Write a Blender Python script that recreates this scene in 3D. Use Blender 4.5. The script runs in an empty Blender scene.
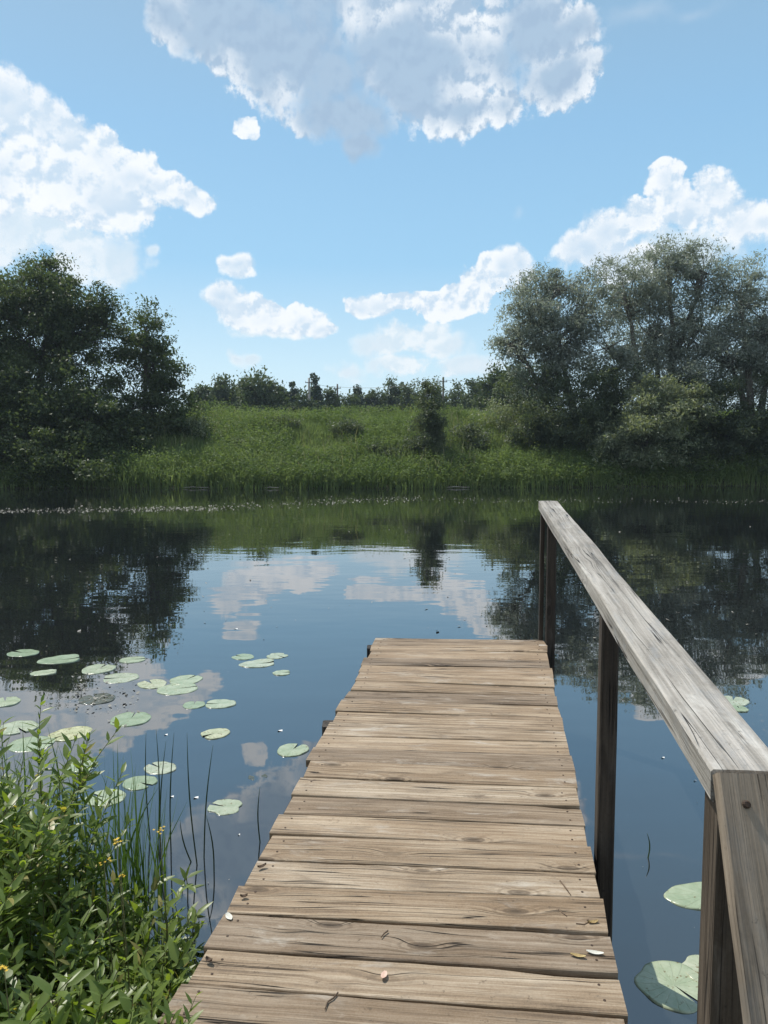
import bpy, math, random
import numpy as np
from mathutils import Vector, Matrix
R = math.radians
rng = np.random.default_rng(11)
random.seed(11)

# ------------------------------------------------------------------ scene, camera, light
sc = bpy.context.scene
COL = sc.collection
CAM_H, PITCH, FPX = 1.75, R(4.6), 769.0
cd = bpy.data.cameras.new('camera'); cam = bpy.data.objects.new('camera', cd); COL.objects.link(cam)
cam.location = (0, 0, CAM_H); cam.rotation_euler = (R(90) - PITCH, 0, 0)
cd.sensor_fit = 'VERTICAL'; cd.angle = 2 * math.atan(512 / FPX); cd.clip_start = 0.05; cd.clip_end = 4000
sc.camera = cam
SUN_AZ, SUN_EL = R(-42), R(56)                       # from +Y, clockwise
SUNV = Vector((math.sin(SUN_AZ) * math.cos(SUN_EL), math.cos(SUN_AZ) * math.cos(SUN_EL), math.sin(SUN_EL)))
sl = bpy.data.lights.new('sun', 'SUN'); sl.energy = 4.2; sl.angle = R(0.5); sl.color = (1, .95, .87)
so = bpy.data.objects.new('sun', sl); COL.objects.link(so); so.rotation_euler = (-SUNV).to_track_quat('-Z', 'Y').to_euler()
so.location = (0, 0, 60)
sc.view_settings.view_transform = 'Standard'; sc.view_settings.look = 'None'
sc.view_settings.exposure = 0.15; sc.view_settings.gamma = 1
sc.render.engine = 'CYCLES'
sc.cycles.max_bounces = 6; sc.cycles.diffuse_bounces = 3; sc.cycles.glossy_bounces = 3
sc.cycles.transmission_bounces = 3; sc.cycles.transparent_max_bounces = 4
sc.cycles.use_denoising = True; sc.cycles.caustics_reflective = False; sc.cycles.caustics_refractive = False
sc.cycles.sample_clamp_indirect = 4

def ray(px, py):
    a, b = px - 384, 512 - py
    c, s = math.cos(PITCH), math.sin(PITCH)
    return np.array([a, FPX * c + b * s, -FPX * s + b * c])
def at_y(px, py, Y):
    d = ray(px, py); d = d * (Y / d[1]); return np.array([d[0], d[1], d[2] + CAM_H])
def on_z(px, py, z=0.0):
    d = ray(px, py); d = d * ((z - CAM_H) / d[2]); return np.array([d[0], d[1], z])
YAW, TILT = R(8.7), R(3.0)
DECK_H = 1.45                                         # camera above the deck
dn = np.array([-math.sin(TILT) * math.sin(YAW), -math.sin(TILT) * math.cos(YAW), math.cos(TILT)])
def on_deck(px, py, up=0.0):
    d = ray(px, py); k = -(DECK_H - up) * dn[2] / (dn @ d); d = d * k
    return np.array([d[0], d[1], d[2] + CAM_H])
def deck_z(x, y, up=0.0):
    return CAM_H - DECK_H + up - (dn[0] * x + dn[1] * y) / dn[2]

# ------------------------------------------------------------------ world: sky and clouds
class NT:
    def __init__(s, tree): s.t = tree; s.n = tree.nodes; s.l = tree.links
    def new(s, typ, **kw):
        n = s.n.new(typ)
        for k, v in kw.items(): setattr(n, k, v)
        return n
    def put(s, sock, v):
        if isinstance(v, bpy.types.NodeSocket): s.l.new(v, sock)
        elif v is not None: sock.default_value = v
    def m(s, op, a, b=None, c=None, clamp=False):
        n = s.new('ShaderNodeMath', operation=op); n.use_clamp = clamp
        s.put(n.inputs[0], a); s.put(n.inputs[1], b)
        if c is not None: s.put(n.inputs[2], c)
        return n.outputs[0]
    def vm(s, op, a, b=None, out=0):
        n = s.new('ShaderNodeVectorMath', operation=op); s.put(n.inputs[0], a)
        if b is not None: s.put(n.inputs[1], b)
        return n.outputs['Value'] if op in ('LENGTH', 'DOT_PRODUCT') else n.outputs[0]
    def mr(s, v, a, b, c=0., d=1., kind='SMOOTHSTEP'):
        n = s.new('ShaderNodeMapRange', interpolation_type=kind)
        s.put(n.inputs[0], v); n.inputs[1].default_value = a; n.inputs[2].default_value = b
        n.inputs[3].default_value = c; n.inputs[4].default_value = d
        return n.outputs[0]
    def noise(s, vec, scale, detail=4, rough=.55, dist=0., dim='3D'):
        n = s.new('ShaderNodeTexNoise'); n.noise_dimensions = dim
        s.put(n.inputs['Vector'], vec); n.inputs['Scale'].default_value = scale
        n.inputs['Detail'].default_value = detail; n.inputs['Roughness'].default_value = rough
        n.inputs['Distortion'].default_value = dist
        return n.outputs[0]
    def mix(s, f, a, b, blend='MIX'):
        n = s.new('ShaderNodeMix', data_type='RGBA', blend_type=blend)
        s.put(n.inputs[0], f); s.put(n.inputs[6], a if not isinstance(a, tuple) else (*a, 1)[:4]); s.put(n.inputs[7], b if not isinstance(b, tuple) else (*b, 1)[:4])
        return n.outputs[2]
    def ramp(s, f, stops):
        n = s.new('ShaderNodeValToRGB'); e = n.color_ramp.elements
        while len(e) < len(stops): e.new(0.5)
        for i, (p, c) in enumerate(stops): e[i].position = p; e[i].color = (*c, 1)
        s.put(n.inputs[0], f); return n.outputs[0]
    def mapping(s, v, loc=(0, 0, 0), rot=(0, 0, 0), scale=(1, 1, 1), typ='POINT'):
        n = s.new('ShaderNodeMapping', vector_type=typ); s.put(n.inputs[0], v)
        n.inputs[1].default_value = loc; n.inputs[2].default_value = rot; n.inputs[3].default_value = scale
        return n.outputs[0]

w = bpy.data.worlds.new('World'); sc.world = w; w.use_nodes = True
T = NT(w.node_tree); T.n.clear()
out = T.new('ShaderNodeOutputWorld'); bg = T.new('ShaderNodeBackground'); T.l.new(bg.outputs[0], out.inputs[0])
sky = T.new('ShaderNodeTexSky'); sky.sky_type = 'NISHITA'; sky.sun_disc = False
sky.sun_elevation = SUN_EL; sky.sun_rotation = SUN_AZ % (2 * math.pi); sky.altitude = 100
sky.air_density = 1.0; sky.dust_density = 1.4; sky.ozone_density = 1.6
bg.inputs[1].default_value = 0.12
tc = T.new('ShaderNodeTexCoord'); V = tc.outputs['Generated']
V = T.vm('NORMALIZE', V)
sx = T.new('ShaderNodeSeparateXYZ'); T.l.new(V, sx.inputs[0])
az = T.m('DEGREES', T.m('ARCTAN2', sx.outputs[0], sx.outputs[1]))
el = T.m('DEGREES', T.m('ARCSINE', sx.outputs[2]))
cx = T.new('ShaderNodeCombineXYZ'); T.l.new(az, cx.inputs[0]); T.l.new(el, cx.inputs[1]); UV = cx.outputs[0]
def azel(px, py):
    d = ray(px, py); d /= np.linalg.norm(d)
    return math.degrees(math.atan2(d[0], d[1])), math.degrees(math.asin(d[2]))
# cloud masses: px, py, half width, half height, tilt (deg, + = right end up), kind
CL = [  # the big grey cloud overhead
    (290, 50, 115, 62, -14, 1), (430, 55, 120, 72, 5, 1), (535, 30, 42, 46, 10, 1), (215, 10, 72, 50, 0, 1), (350, -30, 190, 60, 0, 1),
    (345, 118, 66, 24, 0, 1), (470, 112, 62, 22, 4, 1), (560, 74, 42, 30, 15, 1), (568, 30, 34, 24, 0, 1), (170, 12, 32, 34, 0, 1), (362, 146, 22, 13, 0, 1), (246, 132, 15, 11, 0, 0),
    # left bank of cumulus
    (5, 108, 44, 36, -20, 0), (42, 132, 38, 30, -20, 0), (76, 146, 34, 27, 0, 0), (104, 158, 34, 26, 0, 0), (134, 172, 34, 27, 0, 0), (162, 186, 34, 20, -10, 0), (190, 196, 30, 14, -15, 0),
    (62, 182, 56, 38, 0, 0), (8, 165, 56, 48, 0, 0), (104, 204, 56, 28, 0, 0), (-60, 100, 80, 65, -20, 0), (-60, 180, 70, 50, 0, 0), (150, 178, 14, 12, 0, 0),
    (25, 228, 70, 38, 0, 2), (85, 245, 52, 32, 0, 2), (116, 264, 32, 22, 0, 2), (-70, 240, 70, 40, 0, 2),
    # small ones over the middle
    (224, 300, 21, 17, 0, 0), (240, 312, 32, 18, 0, 0), (270, 317, 34, 17, 0, 0), (300, 319, 31, 16, 0, 0), (323, 328, 18, 10, -10, 0), (295, 308, 13, 11, 0, 0),
    (240, 267, 18, 11, -20, 0), (230, 261, 9, 8, 0, 0), (236, 358, 20, 11, -20, 2), (250, 362, 12, 7, 0, 2), (270, 330, 50, 8, 0, 2),
    (360, 304, 21, 11, 0, 0), (390, 304, 28, 11, 0, 0), (425, 302, 25, 12, 0, 0), (455, 298, 27, 16, 0, 0), (480, 285, 28, 21, 0, 0), (500, 270, 27, 23, 0, 0), (522, 265, 16, 18, 0, 0), (450, 306, 50, 12, 6, 0),
    (380, 346, 31, 15, 0, 2), (410, 336, 34, 16, 0, 2), (442, 345, 34, 15, 0, 2), (395, 365, 34, 14, 0, 2), (345, 374, 24, 14, 0, 2), (467, 370, 40, 14, 0, 2), (430, 329, 22, 12, 0, 2), (150, 253, 9, 7, 0, 2),
    # right cumulus
    (584, 252, 30, 23, 0, 0), (608, 236, 34, 27, 0, 0), (640, 216, 28, 23, 0, 0), (664, 178, 20, 20, 0, 0), (672, 196, 21, 17, 0, 0), (711, 190, 21, 20, 0, 0), (693, 212, 50, 25, 0, 0), (735, 222, 40, 23, -8, 0), (762, 226, 24, 14, 0, 0),
    (620, 262, 56, 24, 0, 0), (680, 245, 80, 28, 0, 2), (640, 12, 60, 12, 0, 3), (700, 8, 40, 10, 0, 3), (520, 213, 10, 7, 0, 3),
    # beyond the frame
    (930, 120, 110, 50, 10, 0), (1000, 320, 90, 40, 0, 0), (-330, 260, 140, 60, 0, 0)]
wob = T.new('ShaderNodeTexNoise'); wob.noise_dimensions = '2D'; T.l.new(UV, wob.inputs['Vector']); wob.inputs['Scale'].default_value = .22; wob.inputs['Detail'].default_value = 3
wv = T.vm('MULTIPLY', T.vm('SUBTRACT', wob.outputs[1], (.5, .5, .5)), (1.9, 1.7, 0))
UVW = T.vm('ADD', UV, wv)
groups = {0: None, 1: None, 2: None, 3: None}
for (px, py, a, b, rot, kd) in CL:
    u, v = azel(px, py); cosel = math.cos(R(v))
    # gnomonic scale: pixels per degree grow away from the centre
    r0 = ray(px, py); depth = FPX / np.linalg.norm(r0)
    da = math.degrees(a / FPX) * depth / max(cosel, .4); db = math.degrees(b / FPX) * depth
    mv = T.mapping(UVW, (u, v, 0), (0, 0, R(rot)), (da, db, 1), 'TEXTURE')
    g = T.m('SUBTRACT', 1.0, T.vm('LENGTH', mv))
    groups[kd] = g if groups[kd] is None else T.m('SMOOTH_MAX', groups[kd], g, .12)
def cloud_noise(P_):
    hi = T.noise(P_, .24, 9, .66, .0, '2D')
    vr = T.new('ShaderNodeTexVoronoi'); vr.voronoi_dimensions = '2D'; vr.feature = 'SMOOTH_F1'; vr.inputs['Scale'].default_value = .8; vr.inputs['Smoothness'].default_value = .3
    T.l.new(T.vm('ADD', P_, wv), vr.inputs['Vector'])
    return T.m('ADD', T.m('MULTIPLY', T.m('SUBTRACT', hi, .5), 2.6), T.m('MULTIPLY', T.m('SUBTRACT', .40, vr.outputs['Distance']), .42))
fb = cloud_noise(UV)
fb2 = cloud_noise(T.vm('ADD', UV, (-.22, .50, 0)))
rel = T.m('SUBTRACT', fb2, fb)            # > 0: shaded by what stands between it and the sun
lo = T.noise(UV, .12, 2, .5, 0, '2D')
sky_ramp = T.ramp(T.m('DIVIDE', el, 60.), [(0, (5.9, 7.1, 7.7)), (.10, (4.75, 6.5, 7.6)), (.22, (2.75, 5.0, 7.0)), (.36, (2.35, 4.35, 6.4)), (.55, (2.3, 3.6, 4.9)), (1., (2.0, 3.0, 4.5))])
sky_mixed = T.mix(.85, T.vm('MULTIPLY', sky.outputs[0], (.9, 1., 1.)), sky_ramp)
back = T.m('MULTIPLY', T.mr(sx.outputs[1], .05, -.45), T.mr(lo, .40, .56))     # unseen white cloud added behind the viewer to neutralise the blue fill light
sky_mixed = T.mix(T.m('MULTIPLY', back, .85), sky_mixed, (6.3, 6.4, 6.5))
def layer(base, g, amp, off, e0, e1, opac, deep, shade, lit, d0, d1, wob_core=1.6):
    D = T.m('ADD', T.m('ADD', g, off), T.m('MULTIPLY', fb, amp))
    edge = T.mr(lo, .40, .60, e0, e1)
    a = T.m('MULTIPLY', T.mr(T.m('DIVIDE', D, edge), 0, 1), opac)
    sh = T.mr(rel, -.16, .30)                                   # small relief
    core = T.mr(T.m('ADD', T.m('ADD', g, T.m('MULTIPLY', fb, amp * .9)), T.m('MULTIPLY', T.m('SUBTRACT', lo, .5), wob_core)), d0, d1)
    col = T.mix(sh, lit, shade); col = T.mix(core, col, T.mix(sh, shade, deep))
    return T.mix(a, base, col)
W_ = (7.35, 7.6, 7.85)
sky_mixed = layer(sky_mixed, groups[3], .6, .0, 1.3, 1.6, .30, (5.4, 6.1, 6.8), (5.4, 6.1, 6.8), (6.0, 6.6, 7.1), .3, .9)
sky_mixed = layer(sky_mixed, groups[2], .75, .16, .40, .9, .85, (5.9, 6.6, 7.2), (5.5, 6.4, 7.1), (6.9, 7.3, 7.6), .3, .9)
sky_mixed = layer(sky_mixed, groups[0], .62, .06, .14, .42, .96, (5.9, 6.6, 7.3), (4.7, 5.8, 6.9), W_, .35, 1.5)
sky_mixed = layer(sky_mixed, groups[1], .56, .10, .22, .75, .95, (2.95, 4.0, 5.3), (3.25, 4.35, 5.6), (7.3, 7.6, 7.9), -.30, .60, 2.4)
T.l.new(sky_mixed, bg.inputs[0])
w.cycles.sampling_method = 'MANUAL'; w.cycles.sample_map_resolution = 512

# ------------------------------------------------------------------ object helpers
def tag(o, label=None, cat=None, group=None, kind=None):
    if label: o['label'] = label
    if cat: o['category'] = cat
    if group: o['group'] = group
    if kind: o['kind'] = kind
    return o
def empty(name, loc, label, cat, group=None):
    o = bpy.data.objects.new(name, None); COL.objects.link(o); o.location = tuple(float(v) for v in loc)
    o.empty_display_size = .1
    return tag(o, label, cat, group)
def mesh_np(name, V_, flat, starts, mats, smooth=False, midx=None):
    me = bpy.data.meshes.new(name)
    V_ = np.asarray(V_, np.float32).reshape(-1, 3); flat = np.asarray(flat, np.int32).ravel(); starts = np.asarray(starts, np.int32)
    me.vertices.add(len(V_)); me.vertices.foreach_set('co', V_.ravel())
    me.loops.add(len(flat)); me.loops.foreach_set('vertex_index', flat)
    me.polygons.add(len(starts)); me.polygons.foreach_set('loop_start', starts)
    if midx is not None: me.polygons.foreach_set('material_index', np.asarray(midx, np.int32))
    me.update(calc_edges=True)
    if smooth: me.polygons.foreach_set('use_smooth', np.ones(len(starts), bool))
    for m in (mats if isinstance(mats, (list, tuple)) else [mats]): me.materials.append(m)
    return me
def link(name, me, parent=None, loc=None):
    o = bpy.data.objects.new(name, me); COL.objects.link(o)
    if loc is not None: o.location = tuple(float(v) for v in loc)
    if parent is not None: o.parent = parent
    return o
class MB:
    def __init__(s): s.v = []; s.f = []
    def add(s, vs, fs):
        k = len(s.v); s.v += [tuple(map(float, v)) for v in vs]; s.f += [tuple(i + k for i in f) for f in fs]
    def tube(s, pts, rad, n=6, cap=True):
        pts = [np.asarray(p, float) for p in pts]; vs = []; fs = []
        for i, p in enumerate(pts):
            t = pts[min(i + 1, len(pts) - 1)] - pts[max(i - 1, 0)]; t = t / (np.linalg.norm(t) + 1e-9)
            a = np.cross(t, (0, 0, 1.) if abs(t[2]) < .9 else (1., 0, 0)); a /= np.linalg.norm(a) + 1e-9; b = np.cross(t, a)
            r = rad[i] if hasattr(rad, '__len__') else rad
            for k in range(n):
                th = 2 * math.pi * k / n; vs.append(p + r * (math.cos(th) * a + math.sin(th) * b))
        for i in range(len(pts) - 1):
            for k in range(n):
                k2 = (k + 1) % n; fs.append((i * n + k, i * n + k2, (i + 1) * n + k2, (i + 1) * n + k))
        if cap: fs.append(tuple(range(n))[::-1]); fs.append(tuple((len(pts) - 1) * n + k for k in range(n)))
        s.add(vs, fs)
    def box(s, p0, p1, wx, wz, side, up, jitter=0., seg=1):
        """bar from p0 to p1, width wx along side, height wz along up (top face through p0/p1 centre line)"""
        p0, p1, side, up = map(lambda q: np.asarray(q, float), (p0, p1, side, up))
        vs = []; fs = []; c = min(wx, wz) * .09
        prof = [(-wx/2, -c), (-wx/2 + c, 0), (wx/2 - c, 0), (wx/2, -c), (wx/2, -wz + c), (wx/2 - c, -wz), (-wx/2 + c, -wz), (-wx/2, -wz + c)]
        for i in range(seg + 1):
            t = i / seg; p = p0 + (p1 - p0) * t
            j = np.array([random.uniform(-jitter, jitter), random.uniform(-jitter, jitter)])
            for (a, b) in prof:
                q = np.array([random.uniform(-jitter, jitter), random.uniform(-jitter, jitter)]) * .5
                vs.append(p + side * (a + j[0] + q[0]) + up * (b + j[1] * .5 + q[1]))
        for i in range(seg):
            for k in range(8): k2 = (k + 1) % 8; fs.append((i*8 + k, (i+1)*8 + k, (i+1)*8 + k2, i*8 + k2))
        fs.append(tuple(range(8))); fs.append(tuple(seg*8 + k for k in range(8))[::-1])
        s.add(vs, fs)
    def mesh(s, name, mat, smooth=False, origin=None, basis=None):
        me = bpy.data.meshes.new(name)
        vs = s.v
        if origin is not None:
            A = np.asarray(vs) - np.asarray(origin)
            if basis is not None: A = A @ np.asarray(basis).T
            vs = A.tolist()
        me.from_pydata(vs, [], s.f); me.update()
        if smooth: me.polygons.foreach_set('use_smooth', [True] * len(s.f))
        me.materials.append(mat); return me
    def build(s, name, mat, parent=None, smooth=False):
        org = np.zeros(3) if parent is None else np.array(parent.location if parent.parent is None else parent.location + parent.parent.location)
        return link(name, s.mesh(name, mat, smooth, org), parent)
def vnoise(x, y, seed=0):
    """cheap smooth value noise (numpy)"""
    x = np.asarray(x, float); y = np.asarray(y, float)
    def h(i, j):
        n = np.sin(i * 127.1 + j * 311.7 + seed * 74.7) * 43758.5453; return n - np.floor(n)
    i = np.floor(x); j = np.floor(y); fx = x - i; fy = y - j; fx = fx*fx*(3-2*fx); fy = fy*fy*(3-2*fy)
    return (h(i, j)*(1-fx)+h(i+1, j)*fx)*(1-fy)+(h(i, j+1)*(1-fx)+h(i+1, j+1)*fx)*fy

# ------------------------------------------------------------------ materials
def mat(name):
    m = bpy.data.materials.new(name); m.use_nodes = True; t = NT(m.node_tree); t.n.clear()
    o = t.new('ShaderNodeOutputMaterial'); return m, t, o
def leaf_mat(name, dark, light, trans=.35, rough=.5, gloss=.5, patch=.6, wc=(1.2, 1.25, .6), sick=0.):
    m, t, o = mat(name)
    geo = t.new('ShaderNodeNewGeometry'); isl = geo.outputs['Random Per Island']
    tcn = t.new('ShaderNodeTexCoord')
    n = t.noise(tcn.outputs['Object'], patch, 3)
    f = t.m('ADD', t.m('MULTIPLY', isl, .55), t.m('MULTIPLY', t.mr(n, .3, .7), .45))
    c = t.mix(f, dark, light)
    if sick: c = t.mix(t.mr(isl, 1 - sick, 1 - sick + .002, 0, .8), c, (.40, .33, .11))
    p = t.new('ShaderNodeBsdfPrincipled'); t.l.new(c, p.inputs['Base Color']); p.inputs['Roughness'].default_value = rough
    p.inputs['Specular IOR Level'].default_value = gloss
    tr = t.new('ShaderNodeBsdfTranslucent'); t.l.new(t.vm('MULTIPLY', c, wc), tr.inputs[0])
    mx = t.new('ShaderNodeMixShader'); mx.inputs[0].default_value = trans
    t.l.new(p.outputs[0], mx.inputs[1]); t.l.new(tr.outputs[0], mx.inputs[2]); t.l.new(mx.outputs[0], o.inputs[0])
    return m
M = {}
M['alder'] = leaf_mat('alder_leaves', (.045, .068, .035), (.12, .155, .075), .40, .52, .22)
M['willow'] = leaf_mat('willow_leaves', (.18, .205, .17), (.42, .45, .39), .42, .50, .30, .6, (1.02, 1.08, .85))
M['willow_dark'] = leaf_mat('dark_willow_leaves', (.07, .095, .065), (.16, .19, .12), .38, .52, .25)  # darker green foliage for the bushes, thickets and lone young tree
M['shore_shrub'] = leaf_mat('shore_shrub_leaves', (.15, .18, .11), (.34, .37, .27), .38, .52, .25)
M['field_tree'] = leaf_mat('field_tree_leaves', (.055, .085, .04), (.12, .15, .07), .3, .6, .3, .3)
M['conifer'] = leaf_mat('conifer_needles', (.035, .06, .035), (.07, .10, .055), .2, .6, .3, .3)
M['grass'] = leaf_mat('bank_grass', (.09, .14, .045), (.26, .325, .14), .45, .6, .15, .55, (1.12, 1.15, .75))
M['weed'] = leaf_mat('bank_weeds', (.085, .14, .045), (.22, .28, .12), .42, .6, .15, .4)
M['reed'] = leaf_mat('reed_blades', (.05, .10, .022), (.14, .23, .05), .35, .4, .5, 2.)
M['straw'] = leaf_mat('straw_stems', (.20, .20, .11), (.38, .36, .22), .3, .6, .3, .5)
M['osier'] = leaf_mat('osier_leaves', (.10, .155, .03), (.26, .345, .09), .48, .38, .5, 3., (1.35, 1.35, .45), .045)
M['rush'] = leaf_mat('rush_green', (.03, .06, .018), (.07, .12, .03), .25, .4, .5, 2.)
def simple(name, c1, c2, scale=20, rough=.7, bump=.3, stretch=(1, 1, 1), spec=.4, detail=6):
    m, t, o = mat(name); tcn = t.new('ShaderNodeTexCoord')
    v = t.mapping(tcn.outputs['Object'], scale=stretch)
    n = t.noise(v, scale, detail, .6); c = t.mix(t.mr(n, .3, .7), c1, c2)
    p = t.new('ShaderNodeBsdfPrincipled'); t.l.new(c, p.inputs['Base Color']); p.inputs['Roughness'].default_value = rough
    p.inputs['Specular IOR Level'].default_value = spec
    b = t.new('ShaderNodeBump'); b.inputs['Strength'].default_value = bump; b.inputs['Distance'].default_value = .01
    t.l.new(n, b.inputs['Height']); t.l.new(b.outputs[0], p.inputs['Normal']); t.l.new(p.outputs[0], o.inputs[0])
    return m
M['bark'] = simple('bark', (.05, .043, .035), (.13, .115, .095), 6, .9, .8, (1, 1, .3))
M['willow_bark'] = simple('willow_bark', (.09, .08, .065), (.22, .20, .17), 6, .9, .8, (1, 1, .3))
M['stem'] = simple('green_stem', (.06, .08, .02), (.12, .10, .035), 30, .6, .1)
M['soil'] = simple('bank_soil', (.035, .04, .018), (.07, .08, .03), 2, .95, .8)
M['mud'] = simple('wet_mud', (.018, .016, .012), (.05, .045, .032), 9, .75, .7)
M['pole'] = simple('weathered_pole', (.30, .29, .27), (.42, .40, .37), 5, .85, .3, (1, 1, .1))
M['pole_dark'] = simple('tarred_pole', (.10, .09, .075), (.17, .15, .13), 5, .85, .3, (1, 1, .1))
M['wire'] = simple('wire', (.12, .12, .12), (.16, .16, .16), 5, .6, 0)
M['ceramic'] = simple('ceramic', (.5, .5, .48), (.6, .6, .58), 5, .3, 0)
M['nail'] = simple('rusty_nail', (.025, .015, .01), (.08, .045, .025), 200, .7, .3)
M['yellow'] = simple('yellow_petals', (.55, .36, .03), (.75, .52, .06), 60, .6, .1)
M['pollen'] = simple('floating_fluff', (.16, .15, .12), (.34, .33, .29), 3, .8, 0)
M['petal'] = simple('white_petal', (.7, .71, .68), (.85, .85, .82), 60, .5, .1)
M['dryleaf'] = simple('dry_leaf', (.30, .20, .08), (.55, .44, .20), 60, .7, .4)
M['paleleaf'] = simple('pale_leaf', (.55, .53, .45), (.72, .70, .62), 60, .7, .4)
M['chip'] = simple('pink_chip', (.55, .36, .27), (.68, .48, .38), 90, .6, .2)
M['twig'] = simple('dry_twig', (.07, .045, .03), (.16, .11, .07), 60, .85, .3)
M['drift'] = simple('bleached_driftwood', (.30, .27, .22), (.50, .46, .40), 10, .85, .4, (.2, 1, 1))

def wood(name, dark, mid, light, grain=1., crack=.5, stain=.5, patch=(.46, .42, .36), rough=.72, wet=False):
    """weathered timber; grain runs along local X"""
    m, t, o = mat(name)
    tcn = t.new('ShaderNodeTexCoord'); oi = t.new('ShaderNodeObjectInfo'); rnd = oi.outputs['Random']
    off = t.new('ShaderNodeCombineXYZ'); t.l.new(t.m('MULTIPLY', rnd, 37.), off.inputs[0]); t.l.new(t.m('MULTIPLY', rnd, 91.), off.inputs[1]); t.l.new(t.m('MULTIPLY', rnd, 53.), off.inputs[2])
    P = t.vm('ADD', tcn.outputs['Object'], off.outputs[0])
    # knots bend the grain
    kv = t.new('ShaderNodeTexVoronoi'); kv.inputs['Scale'].default_value = 1.; kv.inputs['Randomness'].default_value = 1
    t.l.new(t.mapping(P, scale=(2.6, 7.5, 3.)), kv.inputs['Vector'])
    kd = kv.outputs['Distance']; kn = t.mr(kd, .0, .34, 1., 0.)
    sp = t.new('ShaderNodeSeparateXYZ'); t.l.new(P, sp.inputs[0])
    warp = t.noise(t.mapping(P, scale=(1.6, 6, 6)), 1.0, 3, .5)
    cy = t.m('ADD', t.m('ADD', sp.outputs[1], t.m('MULTIPLY', warp, .022)), t.m('MULTIPLY', kn, .03))
    gv = t.new('ShaderNodeCombineXYZ'); t.l.new(t.m('MULTIPLY', sp.outputs[0], 1.6), gv.inputs[0]); t.l.new(t.m('MULTIPLY', cy, 75 * grain), gv.inputs[1]); t.l.new(t.m('MULTIPLY', sp.outputs[2], 60.), gv.inputs[2])
    g1 = t.noise(gv.outputs[0], 1.0, 5, .62)
    gv2 = t.vm('MULTIPLY', gv.outputs[0], (2.5, 3.2, 3.)); g2 = t.noise(gv2, 1.0, 3, .6)
    big = t.noise(t.mapping(P, scale=(2.2, 7, 5)), 1.0, 4, .6)
    fine = t.noise(P, 160, 3, .7)
    f = t.m('ADD', t.m('MULTIPLY', g1, .55), t.m('ADD', t.m('MULTIPLY', g2, .25), t.m('MULTIPLY', big, .35)))
    f = t.m('ADD', f, t.m('MULTIPLY', t.m('SUBTRACT', fine, .5), .14))
    c = t.ramp(t.mr(f, .40, .74, kind='LINEAR'), [(0, dark), (.42, mid), (1, light)])
    # per-board tone
    c = t.vm('MULTIPLY', c, t.ramp(rnd, [(0, (.70, .69, .70)), (.3, (.92, .89, .85)), (.6, (1.02, .98, .93)), (1, (1.10, 1.12, 1.14))]))
    # bleached worn patches and dark stains
    pt = t.noise(t.mapping(P, scale=(3.5, 11, 8)), 1., 5, .68, .4)
    c = t.mix(t.mr(pt, .56, .72, 0, .6), c, patch)
    st = t.noise(t.mapping(P, loc=(5, 3, 1), scale=(3, 13, 8)), 1., 5, .66, .5)
    c = t.mix(t.mr(st, .57, .74, 0, stain), c, dark)
    film = t.noise(t.mapping(P, loc=(2, 8, 3), scale=(6, 22, 12)), 1., 6, .75)
    c = t.mix(t.mr(film, .50, .66, 0, .45), c, t.vm('MULTIPLY', mid, (.9, .98, 1.12)) if False else tuple(v * k for v, k in zip(mid, (.80, .88, 1.0))))
    dirt = t.noise(P, 42, 5, .75); c = t.mix(t.mr(dirt, .60, .70, 0, .55), c, tuple(.6 * v for v in dark))
    # knots: dark eye with rings
    ring = t.m('SINE', t.m('MULTIPLY', kd, 85.))
    c = t.mix(t.mr(kd, .03, .13, .85, 0), c, tuple(.55 * v for v in dark))
    c = t.mix(t.m('MULTIPLY', t.mr(kd, .05, .30, .6, 0), t.mr(ring, -.2, .9)), c, dark)
    # drying cracks along the grain
    cv = t.new('ShaderNodeCombineXYZ'); t.l.new(t.m('MULTIPLY', sp.outputs[0], .55), cv.inputs[0]); t.l.new(t.m('MULTIPLY', cy, 30.), cv.inputs[1]); t.l.new(t.m('MULTIPLY', sp.outputs[2], 26.), cv.inputs[2])
    cn = t.noise(cv.outputs[0], 1., 2, .5)
    cr = t.mr(t.m('ABSOLUTE', t.m('SUBTRACT', cn, .5)), .0, .011, 1, 0)
    cm = t.m('MULTIPLY', cr, t.mr(t.noise(t.mapping(P, loc=(9, 1, 4), scale=(2, 9, 6)), 1., 2), .44, .54))
    cm = t.m('MULTIPLY', cm, crack, clamp=True)
    c = t.mix(cm, c, tuple(.22 * v for v in dark))
    p = t.new('ShaderNodeBsdfPrincipled'); t.l.new(c, p.inputs['Base Color']); p.inputs['Specular IOR Level'].default_value = .3
    t.put(p.inputs['Roughness'], t.mr(g1, .3, .7, rough - .1, rough + .15))
    h = t.m('SUBTRACT', t.m('ADD', t.m('MULTIPLY', g1, .7), t.m('MULTIPLY', g2, .4)), t.m('MULTIPLY', cm, 1.6))
    b = t.new('ShaderNodeBump'); b.inputs['Strength'].default_value = .9; b.inputs['Distance'].default_value = .006
    t.l.new(h, b.inputs['Height']); t.l.new(b.outputs[0], p.inputs['Normal']); t.l.new(p.outputs[0], o.inputs[0])
    return m
M['deck'] = wood('weathered_deck_boards', (.10, .068, .042), (.262, .190, .122), (.48, .395, .295), 1., 1., .7, (.50, .45, .38))
M['rail'] = wood('silvered_handrail_wood', (.10, .09, .078), (.33, .31, .275), (.60, .575, .53), .8, 1., .5, (.62, .60, .55))
M['post'] = wood('dark_post_wood', (.014, .011, .009), (.042, .034, .027), (.095, .08, .065), .9, .8, .5, (.10, .09, .08))
M['brace'] = wood('grey_brown_brace_wood', (.10, .08, .06), (.25, .205, .155), (.38, .32, .255), .8, 1., .5, (.42, .37, .31))

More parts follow.
